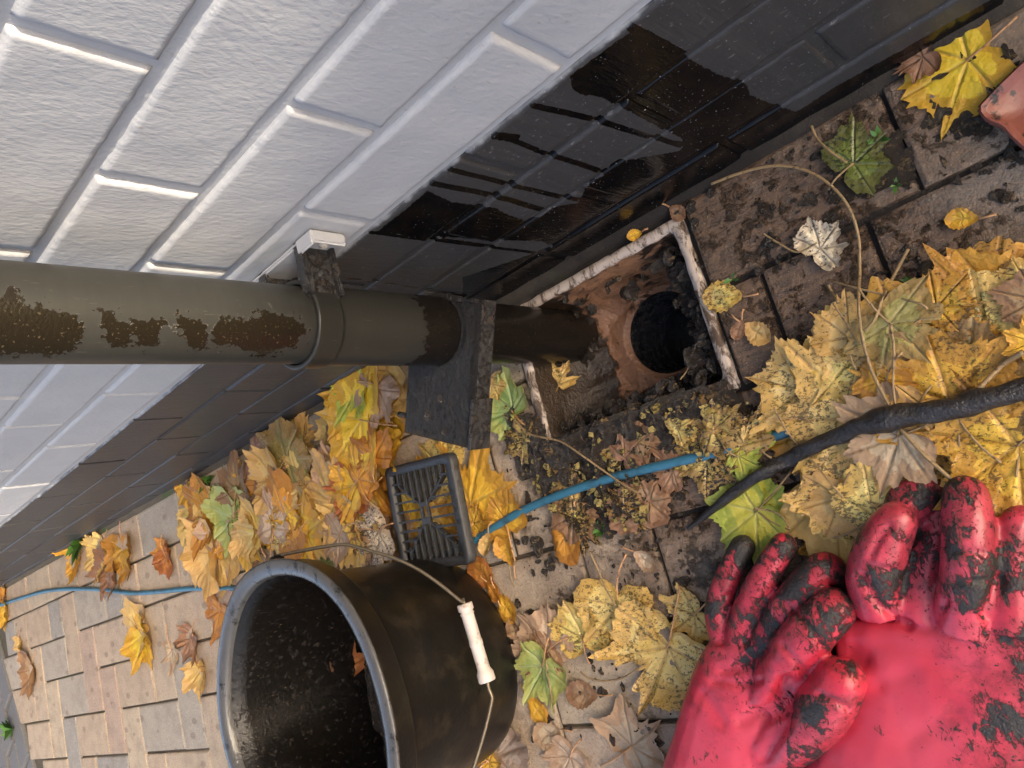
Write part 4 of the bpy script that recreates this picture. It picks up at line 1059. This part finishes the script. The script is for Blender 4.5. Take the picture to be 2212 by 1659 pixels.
# --- top right, on the wet paving by the wall
leaf_px(2088, 124, 1938, 214, 'Y', 'large clean yellow maple leaf with one muddy lobe by the wall', curl=0.0, fold=0.0, crump=.05, tip=0.0, maxl=.12, full=1.1)
leaf_px(1990, 120, 1925, 165, 'B', 'brown leaf hidden behind the large yellow leaf', curl=.2, stalk=False)
leaf_px(1840, 352, 1925, 272, 'D', 'green maple leaf smothered in black mud on the wall-side paver', curl=0, fold=0, crump=.06, tip=0, smat='twig')
leaf_px(1765, 535, 1812, 470, 'K', 'whitish mud-stained leaf on the paver joint', curl=.1, fold=.3, stalk=False)
# --- the spotted mat of leaves round the stick
rr = random.Random(5)
MAT = [(1690,890),(1760,810),(1840,730),(1880,710),(1990,690),(2110,680),(2230,660),(2230,840),(2000,900),(1850,950),(1700,1020),(1640,960)]
MAT2 = [(1740,1000),(1900,930),(2230,930),(2230,1100),(2100,1100),(1900,1150),(1800,1180),(1745,1120)]
LMK2 = [(G(*q), t_) for q, t_ in (((1680,880),'beside the gully corner'), ((1760,800),'on the gully side of the dry stalks'), ((1860,720),'under the dry stalks'), ((2000,640),'at the paver edge by the orange leaf'), ((2150,680),'round the olive leaf'), ((2050,830),'above the thick end of the stick'), ((1850,900),'along the middle of the stick'), ((1760,1060),'between stick and left glove'), ((1900,1020),'between stick and right glove'), ((2120,1000),'beside the right glove fingertips'))]
cnt = 0; tries = 0
while cnt < 16 and tries < 2000:
    tries += 1; q = (rr.uniform(1620, 2240), rr.uniform(600, 1190)); i1_ = inpoly(*q, MAT); i2_ = inpoly(*q, MAT2)
    if not (i1_ or i2_): continue
    ck = rr.choices('SQYPLT', (8, 3, 1.2, 1, 1, .6))[0]; nm = LEAF[ck][1]
    put_leaf(G(*q, .005), rr.uniform(0, 6.28), rr.uniform(.052, .082), ck, '%s maple leaf in the wet mat %s' % (nm, min(LMK2, key=lambda a: (a[0] - G(*q)).length)[1]), 'leaves in the wet mat by the stick', rr=random.Random(cnt + 900), curl=rr.uniform(-.1, .2), fold=rr.uniform(-.1, .25), crump=.1, tip=rr.uniform(-.2, .4), stalk=rr.random() < .5, smat='twig')
    cnt += 1
for a in [
 (1858,762,1722,768,'S','broad black-spotted yellow leaf pointing at the gully'), (1735,842,1612,815,'S','black-spotted leaf nearest the gully rim corner'), (1865,905,1655,905,'S','wide black-spotted leaf along the stick'),
 (1842,728,1838,628,'S','yellow three-pointed leaf under the long dry stalks'), (2030,665,2100,590,'Q','orange spotted leaf with a square lobe at the mat edge'),
 (2085,838,2115,650,'L','large olive-yellow leaf with a thick pale stalk'), (2065,868,2000,690,'Q','narrow folded yellow-orange leaf ending at the stick'), (1935,700,2030,790,'L','olive-green creased leaf under the folded one'),
 (2212,600,2150,590,'S','spotted yellow leaf above the mat on the paver'), (2235,740,2175,720,'Y','bright yellow leaf on top of the mat'), (2240,650,2150,700,'B','smooth brown leaf with a pink stalk'),
 (1930,820,1905,890,'O','small curled orange leaf arched over the mat'), (2000,870,1960,930,'P','cream leaf curving round the blue hose end'),
 (1821,1070,1738,985,'S','pale yellow spotted leaf between stick and glove fingers'), (1824,1072,1790,1165,'P','long straw lobe running down to the glove fingers'), (1955,938,1815,988,'T','pinkish tan leaf just below the stick'),
 (2208,952,1990,940,'Q','large orange spotted leaf below the stick'), (2206,958,2040,1085,'Q','orange spotted lobe beside the right glove fingers'), (1628,1102,1538,1022,'V','lime-yellow leaf under the stick tip'), (1630,1106,1542,1180,'V','lime-yellow lobe with green edge on the paver'),
 (1900,1110,1990,1020,'S','spotted leaf behind the right glove fingers'), (1640,960,1600,915,'V','small yellow leaf beside the hose end'), (1600,985,1650,1010,'V','small yellow-green leaf under the hose end')]:
    leaf_px(*a[:6], curl=random.uniform(-.05, .15), fold=random.uniform(-.05, .25), crump=.10, tip=random.uniform(-.1, .3), smat='twig')
# --- leaves fallen inside hopper and bucket
for (q, z_, ck, lb) in (((1160, 845), -.02, 'S', 'yellow leaf scrap caught inside the gully hopper'), ((1205, 830), -.03, 'S', 'torn spotted leaf inside the gully hopper')):
    put_leaf(G(*q, z_), rr.uniform(0, 6), .035, ck, lb, zfix=z_, tilt=(.5, .2), stalk=False)
for (q, z_, ck, lb) in (((735, 1420), .05, 'B', 'wet brown leaf stuck inside the bucket'), ((745, 1450), .055, 'R', 'rusty wet leaf stuck inside the bucket near the sludge')):
    put_leaf(G(*q, z_), rr.uniform(0, 6), .05, ck, lb, zfix=z_ + .01, tilt=(.6, -.4), stalk=False)
LMK3 = [(G(*q), t_) for q, t_ in (((1130,930),'beside the golden leaf'), ((1220,960),'against the gully rim'), ((1400,920),'along the gully rim'), ((1580,880),'by the gully rim corner'), ((1200,1060),'touching the hose near the grate'), ((1320,1020),'under the middle of the hose'), ((1500,980),'by the hose end'), ((1320,1120),'on the bucket side of the hose'))]
rr = random.Random(77)
for k in range(30):
    q = (rr.uniform(1090, 1640), rr.uniform(900, 1150))
    if not inpoly(*q, MUDP): continue
    p = G(*q, .004)
    if HOP[0] - .01 < p.x < HOP[1] and p.y < HOP[3] + .012: continue
    ck = rr.choice(('K2', 'K2', 'S', 'B', 'K2', 'Q'))
    put_leaf(p, rr.uniform(0, 6.28), rr.uniform(.025, .045), ck, 'mud-soaked %s leaf sunk in the sludge %s' % ({'K2': 'dark', 'S': 'yellow', 'B': 'brown', 'Q': 'orange'}[ck], min(LMK3, key=lambda a: (a[0] - p).length)[1]), 'leaves sunk in the sludge', rr=random.Random(k + 3000), curl=0, fold=0, crump=.2, tip=0, stalk=False, lift=-.002)
# --- shredded leaf bits mixed in the mud
bm = bmesh.new(); rr = random.Random(12)
for k in range(300):
    q = (rr.uniform(1090, 1660), rr.uniform(870, 1160))
    if not inpoly(*q, MUDP): continue
    p = G(*q, .004)
    if HOP[0] < p.x < HOP[1] and p.y < HOP[3] - .01: continue
    if mnoise.noise(Vector((p.x * 18, p.y * 18, 4))) < -.12: continue
    r = rr.uniform(.0015, .007); n_ = rr.randint(4, 6); z = hget(p.x, p.y) + .0015; a0 = rr.uniform(0, 6); tx, ty = rr.uniform(-.3, .3), rr.uniform(-.3, .3)
    vs = []
    for i in range(n_):
        a = a0 + 6.283 * i / n_; q_ = r * rr.uniform(.4, 1.2); x, y = q_ * math.cos(a), q_ * math.sin(a); vs.append(bm.verts.new((p.x + x, p.y + y, z + tx * x + ty * y + .002)))
    bm.faces.new(vs)
me = bm_mesh(bm, 'leaf_shreds'); attr(me, 'rim', [.3] * len(me.vertices)); attr(me, 'vein', [.5] * len(me.vertices))
tag(mkobj('leaf_shreds', me, LEAF['K2'][0]), 'torn yellow leaf shreds mixed into the sludge beside the gully', 'leaf litter', kind='stuff')

# ================================================================== STICK, STALKS, TWIGS
def over(pts, dz=.002): return [max(0, hget(G(*q).x, G(*q).y) - gz(G(*q).x)) * .9 + dz for q in pts]
sp = [(1488,1142),(1520,1118),(1560,1086),(1605,1052),(1650,1022),(1705,992),(1760,965),(1820,938),(1875,915),(1925,905),(1975,896),(2040,884),(2110,868),(2170,852),(2260,832)]
line_thing('stick', sp, [.0018, .0029, .0042, .0052, .0058, .0064, .0069, .0073, .008, .0102, .0088, .0083, .0084, .0083, .0083], M['bark'], 'wet dark bare stick lying over the spotted leaves', 'stick', 16, .42, over(sp))
ST = [([(1538,398),(1590,378),(1650,362),(1700,360),(1750,372),(1800,405),(1835,450),(1855,510),(1858,580),(1856,650),(1862,720),(1880,790),(1905,845),(1932,892)], .0014, 'long bent dry stalk arching from the wall to the stick'),
 ([(1754,272),(1765,298),(1790,325),(1830,352)], .0011, 'yellow leaf stalk standing on the wall-side paver'), ([(1650,505),(1690,530),(1725,545),(1765,525)], .0009, 'thin bent twig beside the whitish leaf'),
 ([(1963,538),(1935,590),(1910,640),(1890,690),(1868,715)], .0014, 'straight straw-coloured stalk with a pale bud'), ([(1790,605),(1850,622),(1920,638),(1985,655),(2005,668)], .0009, 'thin dark twig crossing the dry stalks'),
 ([(1790,615),(1798,632),(1810,652)], .0012, 'short yellow stalk on the leaf mat edge'), ([(1925,700),(1932,760),(1930,830),(1936,882)], .0012, 'short reddish stalk running down to the stick'),
 ([(2085,872),(2120,835),(2165,790),(2210,760)], .0022, 'thick pale stalk reaching the stick'), ([(1945,925),(2000,985),(2055,1035),(2100,1085),(2160,1130)], .0016, 'brown twig under the right glove fingers'),
 ([(1672,880),(1700,930),(1725,962),(1760,1000),(1800,1050),(1822,1075)], .0009, 'reddish thin stalk passing under the stick'), ([(1112,905),(1140,935),(1175,945),(1215,955),(1260,985),(1310,1020),(1345,1045),(1380,1065)], .0011, 'thin brown twig trailing from the gully over the hose'),
 ([(1275,1190),(1290,1225),(1310,1270),(1332,1310)], .0011, 'yellow stalk rising from a spotted leaf'), ([(1255,1450),(1275,1465),(1310,1470),(1350,1462),(1390,1435)], .0011, 'curved yellowish stalk on bare paving'),
 ([(1180,1425),(1190,1490),(1198,1538)], .0010, 'thin orange stalk beside the bucket foot'), ([(1100,1222),(1105,1250),(1112,1268)], .0007, 'fine dark stalk of the small birch leaf'), ([(1630,1098),(1665,1103),(1690,1115),(1705,1140)], .0009, 'fine yellow stalk bending towards the glove'),
 ([(2195,1030),(2205,960),(2225,900)], .0010, 'orange stalk at the end of the spotted leaf'), ([(1800,655),(1830,700),(1860,745)], .0008, 'dark thin twig on the spotted leaf'), ([(1740,905),(1790,930),(1860,945)], .0007, 'fine stalk lying along the stick'),
 ([(1505,740),(1497,770),(1485,800),(1470,820)], .0009, 'thin orange twig hanging in the gully mouth')]
for pts, r, lb in ST:
    fine_ = [pts[0]]
    line_thing('stalk', pts, r, M['twig'], lb, 'twig', 7, .2, over(pts, .006) if 'gully mouth' not in lb else [-.01, -.02, -.02, -.015])
# shrivelled stalk bits on the pipe clip
line_thing('stalk', [(800,635),(815,648),(840,650),(862,645),(870,638)], .0008, M['redstalk'], 'shrivelled red-brown stalk caught behind the downpipe', 'twig', 6, .2, [.215, .212, .21, .21, .212])

# ================================================================== TERRACOTTA PAN (corner in view at the paving by the wall)
op = [(2300,60),(2215,128),(2150,190),(2108,236),(2128,262),(2165,275),(2185,300),(2225,335),(2330,345),(2420,200)]
P3 = [G(*q, .012) for q in op]; cc = sum(P3, Vector()) / len(P3)
bm = bmesh.new()
top = [bm.verts.new((p.x, p.y, .015 + .02 * ((p - cc).length > .03) * 0)) for p in P3]; bot = [bm.verts.new((p.x, p.y, .004)) for p in P3]
inn = [bm.verts.new((cc + (p - cc) * .86).xy.to_3d() + Vector((0, 0, .016))) for p in P3]; inn2 = [bm.verts.new((cc + (p - cc) * .80).xy.to_3d() + Vector((0, 0, .009))) for p in P3]
n_ = len(P3)
for k in range(n_):
    j = (k + 1) % n_
    bm.faces.new((bot[k], bot[j], top[j], top[k])); bm.faces.new((top[k], top[j], inn[j], inn[k])); bm.faces.new((inn[k], inn[j], inn2[j], inn2[k]))
bm.faces.new(inn2); bmesh.ops.recalc_face_normals(bm, faces=bm.faces[:])
bmesh.ops.bevel(bm, geom=bm.edges[:], offset=.002, segments=2, affect='EDGES')
tag(mkobj('pan', bm_mesh(bm, 'pan', True), M['terra']), 'terracotta-red plastic pan corner smeared with black mud', 'pan')

# ================================================================== SMALL WEEDS in the joints
def weed(px, py, n_, r, label, yoff=0):
    p = G(px, py); o = empty('weed', p); tag(o, label, 'weed', 'small weeds in the paving joints'); rr = random.Random(px)
    for k in range(n_):
        a = rr.uniform(0, 6.28); l = r * rr.uniform(.6, 1.2); h = rr.uniform(.2, .9) * r; w_ = l * .22; c, s = math.cos(a), math.sin(a)
        vs = [(0, 0, 0), (c * l * .5 - s * w_, s * l * .5 + c * w_, h * .8), (c * l, s * l, h), (c * l * .5 + s * w_, s * l * .5 - c * w_, h * .8)]
        mkobj('blade', pymesh('blade', vs, [(0, 1, 2, 3)]), M['weed'], o)
weed(1583, 604, 7, .008, 'tiny green seedling in the joint by the gully rim'); weed(1965, 610, 6, .007, 'tiny green sprout among the dry stalks'); weed(1900, 300, 7, .010, 'green grass sprout in the joint by the muddy leaf')
weed(182, 1168, 14, .05, 'green weed growing from the foot of the wall'); weed(455, 1040, 10, .025, 'small weed at the wall foot beside the drift'); weed(1300, 1140, 14, .012, 'mossy green weed in the muddy joint'); weed(1935, 400, 6, .007, 'fine grass sprout in the joint below the mud patch')
weed(30, 1575, 12, .04, 'grass tuft in the dark border course')

# ================================================================== GLOVES
def etube(P, wd, ht, wdir, n=20):
    v = []; f = []; N = len(P)
    for p, a, b in zip(P, wd, ht):
        for k in range(n):
            t = 2 * math.pi * k / n; c, s = math.cos(t), math.sin(t)
            v.append(p + wdir * (a * abs(c) ** .8 * (1 if c > 0 else -1)) + Vector((0, 0, b * abs(s) ** .9 * (1 if s > 0 else -1))))
    for i in range(N - 1):
        for k in range(n): f.append((i * n + k, i * n + (k + 1) % n, (i + 1) * n + (k + 1) % n, (i + 1) * n + k))
    f.append(tuple(range(n - 1, -1, -1))); f.append(tuple((N - 1) * n + k for k in range(n))); return v, f
def ftube(pts):
    P = [G(x, y, z) for x, y, z, r in pts]; R = [r for *_, r in pts]
    K = 6; path = catmull(P, K); rad = [R[min(int(i / K), len(R) - 1)] + (R[min(int(i / K) + 1, len(R) - 1)] - R[min(int(i / K), len(R) - 1)]) * (i / K - int(i / K)) for i in range(len(path))]
    t0 = (path[-1] - path[-2]).normalized(); e = path[-1]; r = rad[-1]
    for a in (.35, .65, .85, .97): path.append(e + t0 * (r * a)); rad.append(r * math.sqrt(1 - a * a))
    me = tube('t', path, rad, 16); v = [x.co.copy() for x in me.vertices]; f = [tuple(p.vertices) for p in me.polygons]; bpy.data.meshes.remove(me); return v, f
def build_glove(name, label, fingers, palm, creases, dirt_fn, voxel=.0019, smooth=7):
    V = []; F = []
    def add(vf):
        o = len(V); V.extend(vf[0]); F.extend([tuple(i + o for i in q) for q in vf[1]])
    wdir = (G(palm[0][0] + 100, palm[0][1], .03) - G(palm[0][0], palm[0][1], .03)).normalized()
    P = [G(x, y, z) for x, y, z, a, b in palm]; K = 6
    path = catmull(P, K)
    def itp(i, idx):
        a = min(int(i / K), len(palm) - 1); b = min(a + 1, len(palm) - 1); return palm[a][idx] + (palm[b][idx] - palm[a][idx]) * (i / K - a)
    add(etube(path, [itp(i, 3) for i in range(len(path))], [itp(i, 4) for i in range(len(path))], wdir))
    for fg in fingers: add(ftube(fg))
    me = pymesh('g', V, F); ob = bpy.data.objects.new('tmp_glove', me); COL.objects.link(ob)
    m = ob.modifiers.new('r', 'REMESH'); m.mode = 'VOXEL'; m.voxel_size = voxel
    m = ob.modifiers.new('s', 'SMOOTH'); m.factor = .5; m.iterations = smooth
    d = bpy.context.evaluated_depsgraph_get(); out = bpy.data.meshes.new_from_object(ob.evaluated_get(d)); bpy.data.objects.remove(ob)
    out.name = name; out.materials.clear()
    cr = [([G(x, y, .05) for x, y in L], w_, dep) for L, w_, dep in creases]
    nrm = [v.normal.copy() for v in out.vertices]; dirt = []
    for vt, nn in zip(out.vertices, nrm):
        p = vt.co.copy(); q = proj(p); dsp = .0009 * mnoise.noise(p * 26) + .0005 * mnoise.noise(p * 75)
        if nn.z > .05:
            for (L, w_, dep), (Lp, *_r) in zip(cr, creases):
                dm = min(segd(q, Lp[i], Lp[i + 1]) for i in range(len(Lp) - 1)); dsp += -dep * math.exp(-(dm / w_) ** 2)
        vt.co = p + nn * dsp
        if vt.co.z < .0035: vt.co.z = .0035 + (vt.co.z - .0035) * .15
        dirt.append(dirt_fn(q))
    attr(out, 'dirt', dirt); out.polygons.foreach_set('use_smooth', [True] * len(out.polygons)); out.update()
    c0 = P[0]; out.transform(Matrix.Translation(-Vector((c0.x, c0.y, 0))))
    o = mkobj(name, out, M['glove'], None, (c0.x, c0.y, 0)); return tag(o, label, 'glove', 'red rubber gloves')
def d1(q): return 1.0 - min(1, max(0, (q[1] - 1330) / 260)) * .75 if q[0] < 1700 or q[1] < 1500 else .95
def d2(q):
    a = .95 if q[1] < 1330 else .1
    b = max(0, min(1, (q[0] - 1960) / 260)) * max(0, min(1, (q[1] - 1300) / 60)) * 1.15
    return max(a * max(0, 1 - max(0, q[1] - 1270) / 120), b, .05)
build_glove('rubber_glove', 'muddy red rubber gauntlet with loosely curled fingers and thumb folded inward',
 [[(1565,1385,.026,.0145),(1552,1320,.027,.0135),(1568,1255,.027,.0122),(1604,1182,.020,.0118)],
  [(1598,1395,.030,.0155),(1612,1325,.033,.0138),(1645,1255,.035,.0130),(1692,1180,.027,.0125)],
  [(1640,1430,.032,.0165),(1682,1338,.036,.0148),(1738,1262,.038,.0142),(1778,1225,.034,.0138),(1800,1240,.020,.0130),(1795,1272,.013,.0125)],
  [(1658,1510,.036,.0205),(1700,1425,.046,.0205),(1752,1365,.050,.0208),(1800,1318,.046,.0185)],
  [(1650,1620,.030,.0230),(1715,1590,.040,.0245),(1780,1530,.050,.0235),(1818,1470,.054,.0200)]],
 [(1605,1385,.028,.036,.019),(1598,1440,.029,.046,.023),(1583,1520,.030,.052,.027),(1562,1610,.030,.055,.029),(1540,1700,.032,.060,.032),(1505,1850,.034,.068,.036),(1460,2020,.036,.072,.038)],
 [([(1735,1335),(1775,1395)], 7, .0022), ([(1690,1395),(1735,1450)], 8, .0022), ([(1640,1300),(1665,1285)], 6, .0016), ([(1560,1290),(1590,1280)], 6, .0016), ([(1690,1300),(1725,1330)], 7, .002), ([(1770,1500),(1830,1530)], 8, .0025), ([(1540,1470),(1600,1480),(1640,1470)], 9, .0025), ([(1690,1480),(1660,1530),(1600,1560)], 16, .004), ([(1650,1400),(1600,1440),(1560,1450)], 14, .004), ([(1700,1480),(1690,1560),(1650,1640)], 18, .006), ([(1520,1500),(1560,1560)], 14, .002)], d1)
build_glove('rubber_glove', 'wide red rubber gauntlet lying flat, mud on its knuckles and outer edge',
 [[(1905,1320,.032,.0210),(1888,1250,.040,.0215),(1905,1185,.045,.0205),(1935,1128,.044,.0165)],
  [(1935,1150,.018,.0130),(1962,1092,.022,.0185),(1990,1066,.020,.0165)],
  [(1985,1340,.026,.0200),(1992,1250,.022,.0185),(2018,1170,.016,.0165),(2048,1105,.012,.0150)],
  [(2080,1350,.034,.0215),(2090,1250,.046,.0195),(2092,1150,.046,.0182),(2086,1072,.036,.0165)],
  [(2185,1355,.030,.0200),(2188,1270,.034,.0140),(2186,1190,.034,.0110),(2196,1135,.030,.0125),(2218,1118,.022,.0120)],
  [(2215,1360,.028,.0180),(2245,1290,.026,.0160),(2262,1220,.022,.0140)]],
 [(2040,1335,.026,.078,.012),(2032,1370,.028,.083,.019),(2024,1450,.028,.080,.021),(2015,1550,.028,.080,.022),(1992,1660,.030,.090,.025),(1950,1820,.034,.104,.032),(1920,2000,.036,.110,.034)],
 [([(2060,1190),(2125,1195)], 7, .0018), ([(2060,1260),(2130,1255)], 7, .0018), ([(1870,1220),(1930,1235)], 7, .002), ([(1900,1480),(2000,1440),(2100,1450)], 22, .0018), ([(1960,1600),(2060,1540)], 26, .002), ([(1920,1140),(1900,1160),(1880,1200)], 10, .003), ([(1860,1250),(1900,1310),(1960,1350)], 12, .004), ([(1850,1400),(1920,1390),(2010,1400)], 30, .0025), ([(2130,1330),(2160,1250)], 12, .004), ([(2040,1300),(2020,1340)], 12, .003), ([(1830,1420),(1860,1430)], 20, .005)], d2)
print('LEAVES', NLEAF, 'PAVERS', npav)
